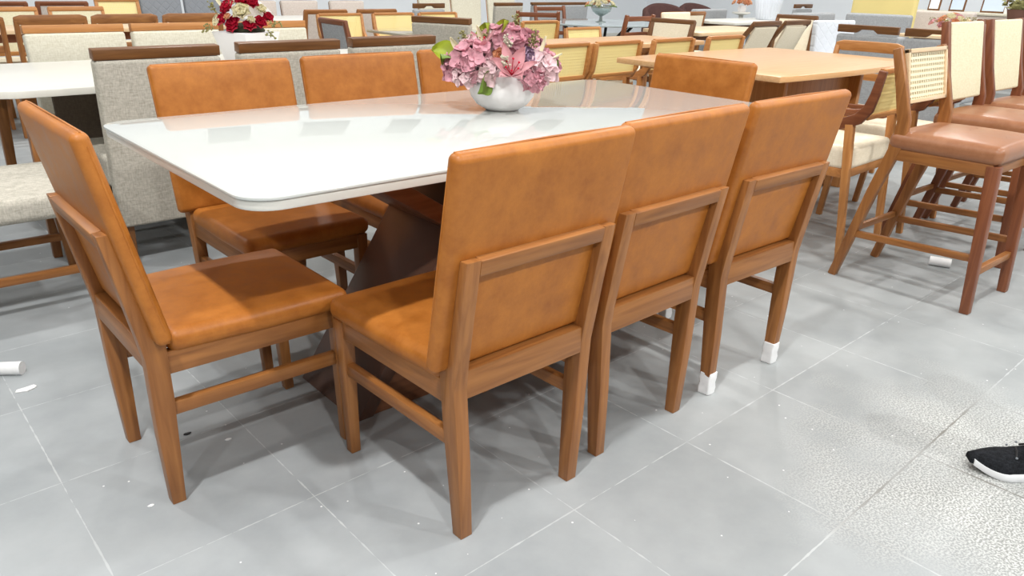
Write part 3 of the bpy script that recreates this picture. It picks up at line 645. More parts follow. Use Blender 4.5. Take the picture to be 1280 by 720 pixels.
for x, lab, g in ((6.46, 'tall beige padded chair at the back wall, left of three above the pink flowers', 'taupe'), (7.04, 'tall beige padded chair at the back wall, middle of three above the pink flowers', 'taupe'), (7.72, 'tall beige padded chair at the back wall, right of three above the pink flowers', 'taupe')):
    put('pad_tall', lambda: padded_chair('linen_pale', 'honey', .54, .99), x, 8.55, PI, lab, 'chair', 'tall beige chairs at the back wall')
# quilted chairs
def quilted_chair(mat, w=.46, h=1.05):
    r = empty('quilted_chair'); hw = w / 2; H = (h - .30) / 2
    T = Matrix.Translation((0, -.03, .30 + H)) @ Matrix.Rotation(R(4), 4, 'X')
    m = MB(); m.pillow((0, 0, 0), (hw, .035, H), .02, (0, .006, 0), 6, Mx=T); m.build('back_pad', mat, r, ang=60)
    m = MB(); m.pillow((0, .25, .40), (hw, .25, .07), .03, (0, 0, .01), 5); m.build('seat_cushion', mat, r, ang=60)
    for s in (-1, 1):
        for y in (.02, .45): m = MB(); m.bar((s * (hw - .04), y, 0), (s * (hw - .05), y, .34), .022, .022, .034, .034); m.build('leg', 'black', r)
    return r
GQ = 'grey quilted chairs at the top left'
put('quilt', lambda: quilted_chair('quilt_grey'), 2.62, 8.6, PI, 'grey diamond quilted chair, left of a pair above the cream linen chairs', 'chair', GQ)
put('quilt', lambda: quilted_chair('quilt_grey'), 3.12, 8.6, PI, 'grey diamond quilted chair, right of a pair, left of the red flowers', 'chair', GQ)
put('quiltw', lambda: quilted_chair('quilt_white', .5, .88), 6.88, 2.56, R(165), 'white diamond quilted chair behind the oak table', 'chair')

# chairs with a notched wooden cap
def cap_chair(w=.5, h=.9):
    r = empty('capped_dining_chair'); hw = w / 2
    T = Matrix.Translation((0, -.03, .52)) @ Matrix.Rotation(R(4), 4, 'X')
    H = h - .52 - .06
    m = MB(); m.pillow((0, 0, -.06), (hw, .03, .36 if h > .8 else .3), .018, (0, .004, 0), 5, Mx=T); m.build('back_panel', 'grey', r, ang=60)
    m = MB(); m.prism([(-hw, -.03), (-hw * .35, -.03), (-hw * .2, -.004), (hw * .2, -.004), (hw * .35, -.03), (hw, -.03), (hw, .028), (-hw, .028)], -.018, .018, 'xz', .002, T @ Matrix.Translation((0, 0, .345))); m.build('notched_cap', 'dark_x', r)
    m = MB(); m.pillow((0, .25, .41), (hw - .01, .25, .055), .025, (0, 0, .008), 5); m.build('seat_cushion', 'grey', r, ang=60)
    for s in (-1, 1):
        for y in (.02, .46): m = MB(); m.bar((s * (hw - .03), y, 0), (s * (hw - .035), y, .36), .028, .028, .04, .04); m.build('leg', 'dark_z', r)
    return r
put('cap', cap_chair, 6.06, 1.83, R(-88), 'grey chair with notched dark wooden rail, left of a pair beyond the oak table', 'chair', 'grey chairs with notched rails')
put('cap', cap_chair, 6.06, 1.27, R(-88), 'grey chair with a notched dark wooden top rail, behind the cane backed bar stool', 'chair', 'grey chairs with notched rails')
put('cap', cap_chair, 5.40, 7.25, R(3), 'grey chair with a notched wooden top rail in front of the back wall', 'chair', s=.97)
put('cap', cap_chair, 11.4, 5.65, 0, 'far grey chair with a notched wooden top rail, right of the white ribbed vase', 'chair')
put('linen', linen_chair, 6.69, 7.25, 0, 'grey upholstered chair with a wooden top rail right of the yellow cane chairs', 'chair', s=.96)
# wide grey two-seater
o = tag(empty('settee', (7.66, 7.25, 0)), 'wide grey two-seat settee with a dark wooden top rail', 'settee')
T = Matrix.Translation((0, -.03, .52)) @ Matrix.Rotation(R(5), 4, 'X')
m = MB(); m.pillow((0, 0, 0), (.54, .035, .32), .02, (0, .004, 0), 6, Mx=T); m.build('back_panel', 'grey', o, ang=60)
m = MB(); m.box(-.55, .55, -.025, .025, -.016, .016, .003, 2, T @ Matrix.Translation((0, 0, .338))); m.build('top_rail', 'dark_x', o)
m = MB(); m.pillow((0, .28, .4), (.54, .27, .07), .03, (0, 0, .01), 5); m.build('seat_cushion', 'grey', o, ang=60)
for sx in (-1, 1):
    for y in (.02, .5): m = MB(); m.bar((sx * .49, y, 0), (sx * .49, y, .35), .03, .03, .045, .045); m.build('leg', 'dark_z', o)
# ladder chairs and round glass table
def ladder_chair(wm='wood'):
    r = empty('ladder_back_chair'); hw = .225
    for s in (-1, 1):
        x = s * (hw - .02)
        m = MB(); m.sweep([(x, .02, 0), (x, .0, .3), (x, -.01, .5), (x, -.04, .72), (x, -.075, .88)], .036, [.034, .04, .042, .036, .032], bev=.004); m.build('rear_leg', wm + '_z', r)
        m = MB(); m.bar((s * (hw - .03), .42, 0), (s * (hw - .02), .41, .43), .03, .03, .04, .04); m.build('front_leg', wm + '_z', r)
    for z, y in ((.845, -.066), (.70, -.036), (.57, -.02)):
        m = MB(); m.box(-hw + .036, hw - .036, y - .012, y + .012, z - .022, z + .022, .004); m.build('ladder_slat', wm + '_x', r)
    m = MB(); m.box(-hw + .03, hw - .03, .0, .42, .38, .43, .004); m.build('seat_frame', wm + '_x', r)
    m = MB(); m.pillow((0, .21, .445), (hw - .015, .21, .022), .018, (0, 0, .008), 4); m.build('seat_cushion', 'cream', r, ang=60)
    return r
GLD = 'ladder backed chairs at the round glass table'
put('ladder', lambda: ladder_chair('red'), 5.62, 4.0, R(3), 'reddish ladder backed chair in front of the round glass table', 'chair', GLD)
put('ladder', lambda: ladder_chair('red'), 5.15, 4.88, R(-45), 'reddish ladder backed chair at the left of the round glass table', 'chair', GLD)
put('ladder', lambda: ladder_chair('red'), 6.35, 5.95, R(170), 'reddish ladder backed chair behind the round glass table, left of the goblet', 'chair', GLD)
o = tag(empty('round_table', (6.2, 5.02, 0)), 'round grey glass table carrying a goblet of cream flowers', 'table')
m = MB(); m.lathe([(.67, .73), (.68, .735), (.68, .745), (.675, .75)], 64); m.build('glass_top', 'grey_glass', o)
m = MB()
for k in range(6):
    a = k * PI / 3; m.tube([(math.cos(a) * .45, math.sin(a) * .45, 0), (math.cos(a + .8) * .06, math.sin(a + .8) * .06, .37), (math.cos(a + 1.6) * .42, math.sin(a + 1.6) * .42, .73)], .018, 8)
m.build('crossed_base', 'black', o)
f = tag(empty('flower_goblet', (6.2, 5.0, .75)), 'cream flowers in a footed silver goblet on the round glass table', 'flowers')
m = MB(); m.lathe([(.06, 0), (.058, .006), (.02, .015), (.015, .06), (.05, .075), (.10, .11), (.115, .15), (.11, .175), (.1, .17), (.04, .12)], 36); m.build('goblet', 'silver', f, ang=50)
for i in range(15):
    a = i * 2.4; q = .03 + .012 * i; rose((q * math.cos(a) * .75, q * math.sin(a) * .75, .235 - q * .35), (math.cos(a) * q * 5, math.sin(a) * q * 5, .8), .042, ('cream_petal', 'cream_petal', 'peach')[i % 3], f)
for i in range(5): a = i * 1.25; leaf((.1 * math.cos(a), .1 * math.sin(a), .16), (math.cos(a), math.sin(a), .1), .09, .04, 'leaf', f)
# table between the cane chairs and the ladder chairs
rect_table('dining_table', 3.25, 4.95, 2.62, 3.30, .755, .03, .05, 'table_oak', 'honey', leg_in=.3, label='honey wood table between the two rows of cane chairs')
put('fr_dkcream', lambda: frame_chair('dark', 'cream', .5, .87, .045, .08, 'cream', .48), 5.46, 3.45, R(92), 'dark framed chair with a cream back at the end of the honey wood table', 'chair')
GD = 'dark framed cream chairs beyond the oak table'
for x, lab in ((5.96, 'dark framed chair with a cream back, left of a leaning pair beyond the oak table'), (6.46, 'dark framed chair with a cream back, right of a leaning pair beyond the oak table')):
    put('fr_dk', lambda: frame_chair('dark', 'cream', .44, .88, .045, .17, 'cream', .5), x, 2.9, 0, lab, 'chair', GD)
put('fr_dk2', lambda: frame_chair('dark', 'cream', .46, .89, .04, .08, 'cream', .5), 7.28, 3.27, R(95), 'dark framed cream chair behind the leaning pair, at the end of the cream oak table', 'chair')
rect_table('dining_table', 5.62, 7.0, 3.2, 3.9, .76, .03, .04, 'table_oak_pale', 'dark', leg_in=.34, label='cream oak table in front of the leaning dark framed chairs')
put('pad_c', lambda: padded_chair('cream', 'honey', .46, .87), 6.85, 4.42, PI, 'cream upholstered chair facing the viewer beyond the cream oak table', 'chair')
put('fr_h', lambda: frame_chair('wood', 'cream', .48, .86, .035, .07), 7.45, 4.75, R(4), 'wood framed cream chair behind the cream upholstered one', 'chair')
# tub chairs
def tub_chair(mat):
    r = empty('tub_armchair')
    def shell(rad, z0, z1, th):
        m = MB(); n = 28; P = []
        def prof(k, ro):
            a = R(200) * k / n - R(10); drop = .16 * (abs(k / n - .5) * 2) ** 2
            return (ro * math.cos(a), ro * math.sin(a) * -1 * .95 + .3, drop)
        tb = bmesh.new(); rings = []
        for k in range(n + 1):
            xo, yo, d = prof(k, rad); xi, yi, _ = prof(k, rad - th)
            rings.append([tb.verts.new(p) for p in ((xo, yo, z0), (xo * 1.03, yo * 1.02, z1 - d - .03), ((xo + xi) / 2, (yo + yi) / 2, z1 - d), (xi, yi, z1 - d - .03), (xi, yi, z0))])
        for a, b in zip(rings, rings[1:]):
            for k in range(5): tb.faces.new((a[k], a[(k + 1) % 5], b[(k + 1) % 5], b[k]))
        tb.faces.new(rings[0]); tb.faces.new(rings[-1][::-1]); bmesh.ops.recalc_face_normals(tb, faces=tb.faces[:])
        return m.add(tb)
    shell(.36, .18, .86, .09).build('backrest', mat, r, ang=70)
    m = MB(); m.pillow((0, .33, .37), (.29, .27, .08), .04, (0, 0, .015), 5); m.build('seat_cushion', mat, r, ang=60)
    for x, y in ((-.22, .06), (.22, .06), (-.22, .52), (.22, .52)): m = MB(); m.bar((x, y, 0), (x * .9, y, .3), .022, .022, .035, .035); m.build('leg', 'dark_z', r)
    return r
put('tub', lambda: tub_chair('darkbrown'), 9.75, 7.1, R(150), 'dark brown tub armchair by the back wall', 'armchair', 'tub armchairs by the back wall')
put('tub', lambda: tub_chair('darkbrown'), 10.55, 7.15, R(170), 'dark brown tub armchair by the back wall, right of a pair', 'armchair', 'tub armchairs by the back wall')
def boxy_armchair(mat, w=.7, h=.84):
    r = empty('boxy_armchair'); hw = w / 2
    m = MB(); m.pillow((0, 0, h / 2 + .04), (hw, .06, h / 2 - .04), .03, (0, .01, 0), 5); m.build('backrest', mat, r, ang=60)
    for s in (-1, 1): m = MB(); m.pillow((s * (hw - .05), .33, .36), (.05, .29, .26), .03, (0, 0, 0), 5); m.build('armrest', mat, r, ang=60)
    m = MB(); m.pillow((0, .35, .36), (hw - .1, .29, .1), .04, (0, 0, .02), 5); m.build('seat_cushion', mat, r, ang=60)
    for x, y in ((-1, 0), (1, 0), (-1, .55), (1, .55)): m = MB(); m.bar((x * (hw - .06), y, 0), (x * (hw - .06), y, .12), .03, .03, .04, .04); m.build('leg', 'dark_z', r)
    return r
put('arm_grey', lambda: boxy_armchair('grey'), 9.0, 5.6, 0, 'boxy grey armchair seen from behind, right of the dark brown tub armchairs', 'armchair', 'boxy grey armchairs')
put('arm_grey', lambda: boxy_armchair('grey'), 8.45, 3.72, R(-4), 'boxy grey armchair behind the leaning dark framed chairs', 'armchair', 'boxy grey armchairs', s=1.05)
put('arm_grey', lambda: boxy_armchair('grey'), 9.1, 3.25, R(100), 'boxy grey armchair in front of the yellow headboard', 'armchair', 'boxy grey armchairs', s=1.05)
put('arm_beige', lambda: boxy_armchair('taupe', .8, .9), 10.75, 3.2, R(90), 'boxy beige armchair right of the yellow headboard', 'armchair')
# far white tables with vases
rect_table('marble_table', 7.7, 9.3, 4.25, 5.0, .755, .03, .04, 'white_gloss', 'dark', 'white table carrying the ribbed white vase')
m = MB(); m.lathe([(.12, 0), (.13, .01), (.165, .2), (.175, .30), (.165, .305), (.15, .2), (.1, .02)], 96, rib=.005, ribn=24); tag(m.build('ribbed_vase', 'ceramic_rib', loc=(8.86, 4.6, .755), ang=70), 'large white ribbed vase on the far white table', 'vase')
# yellow headboard
o = tag(empty('headboard', (9.55, 3.43, 0)), 'tall pale yellow upholstered headboard panel standing upright', 'headboard')
m = MB(); m.pillow((0, 0, .66), (.05, .40, .60), .04, (.01, 0, 0), 6); m.build('padded_panel', 'yellow', o, ang=60)
for sy in (-1, 1): m = MB(); m.box(-.04, .04, sy * .33 - .03, sy * .33 + .03, 0, .10, .004); m.build('leg', 'dark_z', o)

# ------------------------------------------------------------------ oak table and its chairs
o = tag(empty('oak_table', (3.84, 1.31, 0)), 'boat-shaped pale oak dining table with plank legs behind the right end leather chair', 'table')
P = []
for i in range(13): u = -1 + 2 * i / 12; P.append((u * .80, -.545 - .04 * (1 - u * u)))
for i in range(13): u = 1 - 2 * i / 12; P.append((u * .80, .545 + .04 * (1 - u * u)))
m = MB(); m.prism(P, .742, .772, 'xy', .004); m.build('tabletop', 'table_oak', o)
for sx in (-1, 1):
    m = MB(); m.box(sx * .42 - .02, sx * .42 + .02, -.36, .36, 0, .742, .004); m.build('plank_leg', 'honey_z', o)
m = MB(); m.box(-.40, .40, -.30, -.26, .05, .72, .004); m.build('base_panel', 'honey_z', o)
m = MB(); m.box(-.72, .72, -.40, .40, .725, .742, .002); m.build('under_rail', 'honey_x', o)
GA = 'dark sided cane chairs at the near side of the oak table'
mk = lambda: cane_chair('honey', 'red', .245, .05)
put('ca', mk, 3.12, .285, R(4), 'cane chair with dark curved sides and a cream cushion, left of the cane bar stool', 'chair', GA, s=1.03)
put('ca', mk, 3.80, .30, R(2), 'cane chair with dark curved sides, tucked under the oak table behind the bar stool', 'chair', GA, s=1.03)
put('rail_h', lambda: rail_chair('honey'), 4.83, 1.25, R(92), 'honey wood rail backed chair at the far right end of the oak table', 'chair', s=.97)

# ------------------------------------------------------------------ bar stools
def bar_stool(fill='cane_stool', tall=False, wm='red'):
    r = empty('bar_stool'); hw = .215; z1 = 1.05 if tall else .97; zb = .70 if tall else .76
    for s in (-1, 1):
        x = s * (hw - .018)
        m = MB(); m.sweep([(x, -.13, 0), (x, -.03, .40), (x, .035, .62), (x, .035, .70), (x, .0, .82), (x, -.05, z1)], .032, [.034, .042, .05, .048, .042, .032], bev=.004); m.build('rear_leg', ('wood' if not tall else wm) + '_z', r)
        m = MB(); m.bar((x, .44, 0), (x * .97, .40, .585), .036, .036, .046, .046, .004); m.build('front_leg', wm + '_z', r)
        m = MB(); m.box(min(x - .013, x + .013), max(x - .013, x + .013), .03, .40, .545, .59, .003); m.build('side_apron', 'wood_y', r)
        m = MB(); m.bar((x, -.075, .205), (x, .425, .225), .022, .028, bev=.003, up=(0, 0, 1)); m.build('footrest', 'wood_y', r)
    m = MB(); m.box(-hw + .034, hw - .034, .375, .40, .545, .59, .003); m.build('front_apron', 'wood_x', r)
    m = MB(); m.box(-hw + .034, hw - .034, .02, .045, .545, .59, .003); m.build('rear_apron', 'wood_x', r)
    m = MB(); m.bar((-hw + .034, .425, .165), (hw - .034, .425, .165), .024, .03, bev=.003, up=(0, 0, 1)); m.build('footrest', 'wood_x', r)
    m = MB(); m.bar((-hw + .034, -.078, .225), (hw - .034, -.078, .225), .02, .026, bev=.003, up=(0, 0, 1)); m.build('stretcher', 'wood_x', r)
    m = MB(); m.pillow((0, .21, .622), (hw + .005, .215, .036), .03, (0, 0, .018), 7); m.build('seat_cushion', 'leather_stool', r, ang=60)
    h = (z1 - zb) / 2; T = Matrix.Translation((0, -.005, zb + h)) @ Matrix.Rotation(R(11), 4, 'X')
    if tall:
        m = MB(); m.pillow((0, 0, 0), (hw - .032, .012, h), .01, (0, .003, 0), 4, Mx=T); m.build('back_pad', 'ivory', r, ang=60)
    else:
        T = Matrix.Translation((0, -.002, zb + h)) @ Matrix.Rotation(R(12), 4, 'X')
        m = MB()
        for s in (-1, 1):
            m.box(min(s * (hw - .052), s * (hw - .036)), max(s * (hw - .052), s * (hw - .036)), -.010, .010, -h, h, .002, 2, T)
            m.box(-hw + .036, hw - .036, -.010, .010, min(s * h, s * (h - .016)), max(s * h, s * (h - .016)), .002, 2, T)
        p = m.build('back_frame', 'cream_wood' if 'cream_wood' in M else 'table_oak_pale', r)
        m = MB(); m.box(-hw + .05, hw - .05, -.002, .002, -h + .014, h - .014, 0, 1, T); m.build('cane_panel', 'cane_stool', r)
    return r
GS = 'tan leather bar stools in a row at the right'
put('stool', bar_stool, 2.905, .02, PI, 'bar stool with a cane back and tan leather seat, nearest of the row', 'stool', GS)
mk = lambda: bar_stool('ivory', True)
put('stool_t', mk, 3.62, .15, PI, 'bar stool with an ivory padded back, right behind the cane backed stool', 'stool', GS, s=1.0)
put('stool_t', mk, 4.19, .17, PI, 'bar stool with an ivory padded back, third of the row', 'stool', GS)
put('stool_t', mk, 4.76, .19, PI, 'bar stool with an ivory padded back, cut by the right edge of the photo', 'stool', GS)

# ------------------------------------------------------------------ far right display
o = tag(empty('sideboard', (11.3, 3.4, 0)), 'long pale sideboard at the top right carrying frames and boxes', 'sideboard')
m = MB(); m.box(-.25, .25, -2.2, .6, .08, .86, .006); m.box(-.2, .2, -2.1, .5, 0, .08, 0); m.build('carcass', 'taupe', o)
m = MB(); m.box(-.27, .27, -2.23, .63, .86, .89, .004); m.build('worktop', 'linen_pale', o)
for k in range(4): m = MB(); m.box(-.262, -.25, -2.18 + k * .69, -1.53 + k * .69, .14, .83, .003); d = m.build('door', 'taupe', o); k2 = MB().box(-.28, -.262, -1.60 + k * .69, -1.585 + k * .69, .42, .56, .003).build('handle', 'black', d)
for i, (y, w, h, mt, n, lab) in enumerate(((3.55, .16, .30, 'wall', 'picture_frame', 'white framed picture leaning at the left end of the sideboard'), (3.25, .2, .24, 'blueglass', 'picture_frame', 'pale blue framed picture on the sideboard'), (2.8, .3, .22, 'blueglass', 'picture_frame', 'blue grey framed picture in the middle of the sideboard'))):
    o = tag(empty(n, (11.25, y, .89)), lab, 'picture'); T = Matrix.Rotation(R(10), 4, 'Y')
    m = MB(); m.box(-.01, .01, -w / 2, w / 2, 0, h, .003, 2, T); m.build('frame', 'dark_z', o)
    m = MB(); m.box(-.014, -.009, -w / 2 + .02, w / 2 - .02, .02, h - .02, .001, 1, T); m.build('print', mt, o)
for y, s, lab in ((2.55, .12, 'white box on the sideboard, left of three'), (2.28, .14, 'white box on the sideboard, middle of three'), (1.98, .16, 'white box on the sideboard, right of three')):
    o = tag(empty('white_box', (11.15, y, .89)), lab, 'box', 'white boxes on the sideboard'); m = MB(); m.box(-s / 2, s / 2, -s / 2, s / 2, 0, s * .7, .004); m.build('carton', 'foam', o); m = MB(); m.box(-s / 2 - .004, s / 2 + .004, -s / 2 - .004, s / 2 + .004, s * .7, s * .82, .003); m.build('lid', 'wall', o)
m = MB(); m.lathe([(.035, 0), (.04, .01), (.042, .12), (.015, .16), (.013, .22), (.016, .225)], 24); tag(m.build('dark_bottle', 'black', loc=(11.25, 3.9, .89)), 'dark bottle at the left end of the sideboard', 'bottle')
o = tag(empty('display_console', (10.2, 2.05, 0)), 'brown wooden console under the potted plant at the top right', 'console')
m = MB(); m.box(-.2, .2, -.55, .45, .80, .85, .004); m.build('top', 'dark_y', o)
for y in (-.5, .4):
    for x in (-.16, .16): m = MB(); m.bar((x, y, 0), (x, y, .8), .035, .035); m.build('leg', 'dark_z', o)
o = tag(empty('potted_plant', (10.1, 2.08, .85)), 'grey green leafy plant in a brown pot at the top right corner', 'plant')
m = MB(); m.lathe([(.12, 0), (.125, .005), (.15, .10), (.155, .12), (.145, .12), (.13, .02)], 32); m.build('pot', 'brown_pot', o, ang=50)
m = MB()
for i in range(160):
    a = random.random() * 6.28; q = random.random() ** .5 * .2; d = Vector((math.cos(a) * q, math.sin(a) * q, .13 + random.random() * .15))
    m.patch(petal_fn(.05, .03, .3, -.2), 4, 2, Matrix.Translation(d) @ orient((random.uniform(-1, 1), random.uniform(-1, 1), 1), random.random() * 6))
m.ball((0, 0, .15), .13, 2, (1, 1, .6)); m.build('foliage', 'sage', o, ang=80)
rect_table('dining_table', 7.7, 9.2, 1.35, 2.35, .76, .03, .04, 'table_oak_pale', 'dark', 'pale table carrying the peach flowers at the right')
f = tag(empty('flower_bowl', (8.25, 2.08, .76)), 'peach and orange flower arrangement behind the ivory bar stools', 'flowers')
m = MB(); m.lathe([(.06, 0), (.11, .03), (.13, .07), (.12, .075), (.05, .02)], 32); m.build('bowl', 'ceramic', f, ang=50)
for i in range(18):
    a = i * 2.4; q = .02 + .011 * i; rose((q * math.cos(a), q * math.sin(a), .17 - q * .45), (math.cos(a) * q * 5, math.sin(a) * q * 5, .7), .045, ('peach', 'cream_petal', 'lily')[i % 3], f)
for i in range(6): a = i * 1.05; sprig((.12 * math.cos(a), .12 * math.sin(a), .1), (math.cos(a), math.sin(a), .5), .09, 'sage', f, 18, 'sprig', .006)
# small flowers on the far tables
f = tag(empty('flower_pot', (9.1, 5.15, .0)), 'small orange flowers on a slim pedestal beside the grey armchair', 'flowers')
m = MB(); m.lathe([(.14, 0), (.14, .02), (.03, .04), (.03, .78), (.12, .80), (.12, .82)], 32); m.build('pedestal', 'white_gloss', f, ang=50)
m = MB(); m.lathe([(.04, .82), (.06, .86), (.05, .90), (.045, .90)], 24); m.build('pot', 'ceramic', f, ang=50)
for i in range(9): a = i * 2.4; q = .02 + .014 * i; rose((q * math.cos(a), q * math.sin(a), .96 - q * .3), (math.cos(a), math.sin(a), .8), .045, 'peach', f)

# posters high on the back wall (they mirror in the glossy table)
for i, (x0, x1) in enumerate(((3.18, 4.06), (5.04, 6.16), (7.1, 7.95), (9.0, 10.1), (11.4, 12.4))):
    o = tag(empty('wall_poster', ((x0 + x1) / 2, 10.98, 2.9)), 'tall grey printed banner high on the back wall, %s' % ('leftmost', 'second from the left', 'third from the left', 'fourth from the left', 'rightmost')[i], 'banner', 'banners high on the back wall')
    w = (x1 - x0) / 2; m = MB(); m.box(-w, w, -.01, .012, 0, 1.6, .003); m.build('panel', 'poster_edge', o); m = MB(); m.box(-w + .04, w - .04, -.014, -.009, .05, 1.55, 0); m.build('print', 'poster', o)

# ------------------------------------------------------------------ small things on the floor
m = MB(); m.tube([(-.045, 0, .021), (.045, .0, .021)], [.021, .021], 20); m.tube([(.046, 0, .021), (.0462, 0, .021)], .008, 12); o = m.build('foam_roll', 'foam', loc=(3.21, -.11, 0)); o.rotation_euler[2] = R(-70); tag(o, 'white foam tube lying under the cane backed bar stool', 'packing foam')
m = MB(); m.tube([(-.05, 0, .020), (.045, .0, .020)], [.020, .022], 20); m.pillow((-.0, .004, .018), (.04, .018, .012), .006, (0, 0, 0), 3); o = m.build('foam_roll', 'foam', loc=(-.335, 1.305, 0)); o.rotation_euler[2] = R(-35); tag(o, 'white foam tube on the floor at the left edge', 'packing foam')
def scrap(x, y, s, mat, lab, name='paper_scrap'):
    m = MB(); n = 7; P = [(math.cos(2 * PI * k / n) * s * random.uniform(.5, 1.1), math.sin(2 * PI * k / n) * s * random.uniform(.25, .6)) for k in range(n)]
    m.prism(P, 0, .0025, 'xy', 0); tag(m.build(name, mat, loc=(x, y, .0005)), lab, 'litter')
scrap(-.31, 1.16, .035, 'foam', 'torn white paper strip on the floor at the left edge')
scrap(-.02, .60, .012, 'black', 'small black scrap on the floor behind the left end chair')
scrap(.06, .50, .010, 'foam', 'small cream crumb on the floor behind the left end chair')
scrap(-.2, .33, .010, 'foam', 'small white crumb on the floor at the lower left')
m = MB(); m.pillow((0, 0, .012), (.02, .018, .012), .008, (0, 0, 0), 4, fn=lambda o: (o.x + .003 * math.sin(o.y * 300), o.y, o.z + .003 * math.sin(o.x * 400))); tag(m.build('plastic_wrap', 'foam', loc=(1.46, .35, .0)), 'crumpled clear plastic under the middle near chair', 'litter')

# ------------------------------------------------------------------ foot of a passer-by
o = tag(empty('person', (1.568, -.871, 0), math.atan2(-.77, .64)), "person's foot in a black running shoe with a white sole, at the right edge", 'person')
# local +x runs from toe to heel
def shoe_section(u):
    w = .036 + .016 * math.sin(min(1, u * 2.2) * PI / 2) - .014 * max(0, math.sin((u - .3) / .7 * PI)) if u > .3 else .012 + .040 * math.sin(min(1, u / .3) * PI / 2)
    return w
def upper():
    m = MB(); tb = bmesh.new(); rings = []; n = 16
    for i in range(25):
        u = i / 24; w = max(.010, shoe_section(max(.02, u))); x = -.004 + u * .283
        top = .046 + .016 * min(1, u / .25) ** .7 + (.043 * min(1, max(0, (u - .28) / .42)) ** 1.1) - .012 * max(0, (u - .72) / .28)
        b = .014 + .010 * max(0, 1 - u / .2)
        rings.append([tb.verts.new((x, math.cos(PI * k / n) * w * (1 - .15 * (math.sin(PI * k / n) ** 2)), b + math.sin(PI * k / n) ** .8 * (top - b))) for k in range(n + 1)])
    for a, c in zip(rings, rings[1:]):
        for k in range(n): tb.faces.new((a[k], a[k + 1], c[k + 1], c[k]))
    for a, c in zip(rings, rings[1:]): tb.faces.new((a[0], c[0], c[n], a[n]))
    tb.faces.new(rings[0]); tb.faces.new(rings[-1][::-1]); bmesh.ops.recalc_face_normals(tb, faces=tb.faces[:])
    return m.add(tb)
def sole():
    m = MB(); tb = bmesh.new(); rings = []
    for i in range(25):
        u = i / 24; w = max(.010, shoe_section(max(.02, u))) + .006; x = .004 + u * .286; lift = .020 * max(0, 1 - u / .25) ** 2; th = .017 + .017 * u
        rings.append([tb.verts.new((x, a * w * q, lift + z)) for a, q, z in ((-1, .92, 0), (1, .92, 0), (1, 1.03, th * .5), (1, .97, th), (-1, .97, th), (-1, 1.03, th * .5))])
    for a, c in zip(rings, rings[1:]):
        for k in range(6): tb.faces.new((a[k], a[(k + 1) % 6], c[(k + 1) % 6], c[k]))
    tb.faces.new(rings[0]); tb.faces.new(rings[-1][::-1]); bmesh.ops.recalc_face_normals(tb, faces=tb.faces[:])
    return m.add(tb)
o.scale = (1.05, 1.05, 1.05)
sh = upper().build('shoe_upper', 'shoe', o, ang=70); sole().build('shoe_sole', 'sole', o, ang=50)
m = MB()
for k in range(4):
    x = .094 + k * .020; z = .0668 + k * .0118
    m.tube([(x, -.026, z - .010), (x + .004, -.010, z + .002), (x + .008, .010, z + .002), (x + .004, .026, z - .010)], .0028, 6)
m.tube([(.172, -.010, .104), (.160, -.026, .108), (.148, -.030, .100), (.158, -.016, .098)], .0026, 6); m.tube([(.172, .010, .104), (.160, .026, .107), (.150, .030, .099)], .0026, 6); m.build('laces', 'rubber', sh)
m = MB()
for s in (-1, 1):
    m.tube([(.115, s * .047, .040), (.150, s * .045, .060), (.215, s * .042, .062)], .0016, 5); m.tube([(.125, s * .047, .034), (.16, s * .045, .050), (.22, s * .043, .050)], .0016, 5)
    for k in range(4): m.ball((.092 + k * .020, s * .032, .060 + k * .011), .0034, 1)
m.build('side_stripes', 'shoe_mark', sh)
m = MB(); m.lathe([(.040, .07), (.042, .10), (.038, .16), (.046, .30), (.055, .42)], 24, (.222, 0, 0)); m.build('leg', 'skin', o, ang=60)
m = MB(); m.lathe([(.050, .10), (.070, .092), (.072, .095), (.068, .12), (.067, .20), (.069, .30), (.076, .46), (.070, .475), (.02, .478)], 28, (.215, 0, 0), rib=.002, ribn=5); m.build('trouser_leg', 'denim', o, ang=60)

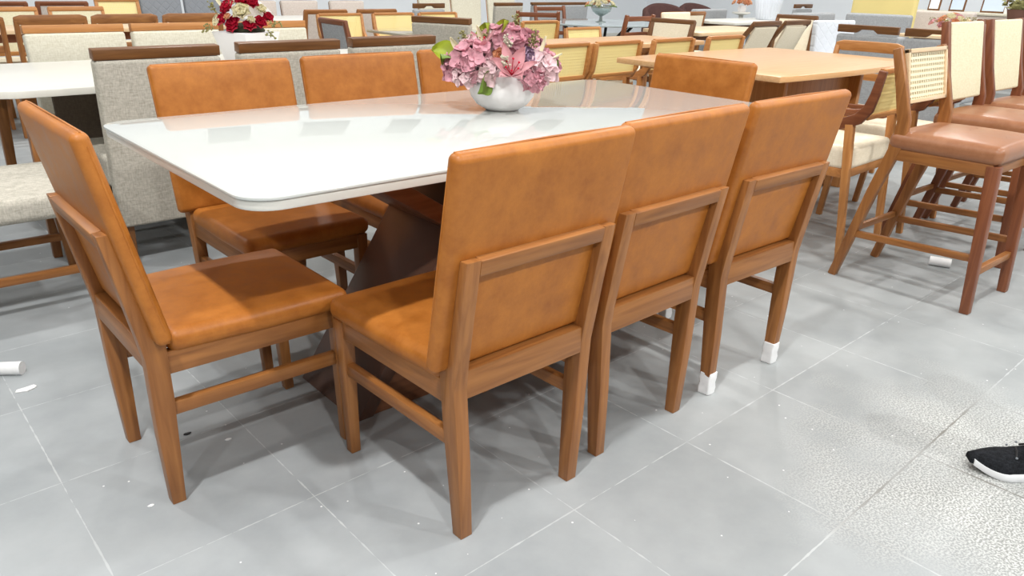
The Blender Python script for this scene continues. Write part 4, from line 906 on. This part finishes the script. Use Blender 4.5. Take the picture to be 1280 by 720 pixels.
# ------------------------------------------------------------------ lamps
for i in range(-1, 4):
    for j in range(-2, 4):  # unseen rows behind the camera are added as fill for the chair backs
        x, y = -1.05 + 3.7 * i, -.95 + 3.7 * j
        if y > 9 or (i == -1 and j > 1): continue
        o = tag(empty('ceiling_lamp', (x, y, 5.0)), 'unseen square ceiling lamp over the showroom', 'lamp', 'ceiling lamps')
        m = MB(); m.box(-.24, .24, -.24, .24, .02, .12, .006); m.box(-.02, .02, -.02, .02, .12, .2, .002); m.build('housing', 'white_gloss', o)
        m = MB(); m.box(-.12, .12, -.12, .12, .004, .02, .002); m.build('diffuser', 'lamp', o)
        l = bpy.data.lights.new('lamp_light', 'AREA'); l.shape = 'SQUARE'; l.size = .2; l.energy = 450 if (i, j) == (0, 0) else 150 if j == -2 else 430 if j == -1 else 250 if i + j > 2 else 150; l.color = (1, .985, .96)
        lo = bpy.data.objects.new('lamp_light', l); COL.objects.link(lo); lo.location = (x, y, 4.995)
w = bpy.data.worlds.new('World'); S.world = w; w.use_nodes = True
bg = w.node_tree.nodes['Background']; bg.inputs[0].default_value = (.93, .97, 1, 1); bg.inputs[1].default_value = .3

# ------------------------------------------------------------------ camera
cam = bpy.data.cameras.new('Camera'); co = bpy.data.objects.new('Camera', cam); COL.objects.link(co)
yaw, pitch, roll = .7137, .4242, .0232
fw = Vector((math.sin(yaw) * math.cos(pitch), math.cos(yaw) * math.cos(pitch), -math.sin(pitch))); rt = Vector((math.cos(yaw), -math.sin(yaw), 0)); up = rt.cross(fw)
r2 = rt * math.cos(roll) + up * math.sin(roll); u2 = -rt * math.sin(roll) + up * math.cos(roll)
mt = Matrix((r2, u2, -fw)).transposed().to_4x4(); mt.translation = (-.5378, -1.3884, 1.1972)
co.matrix_world = mt
cam.sensor_width = 36; cam.sensor_fit = 'HORIZONTAL'; cam.lens = 36 * 961.91 / 1280; cam.shift_y = 44.63 / 1280; cam.clip_start = .05; cam.clip_end = 100
S.camera = co
S.view_settings.view_transform = 'Standard'; S.view_settings.look = 'None'; S.view_settings.gamma = 1; S.view_settings.use_curve_mapping = False
S.view_settings.exposure = -1.4
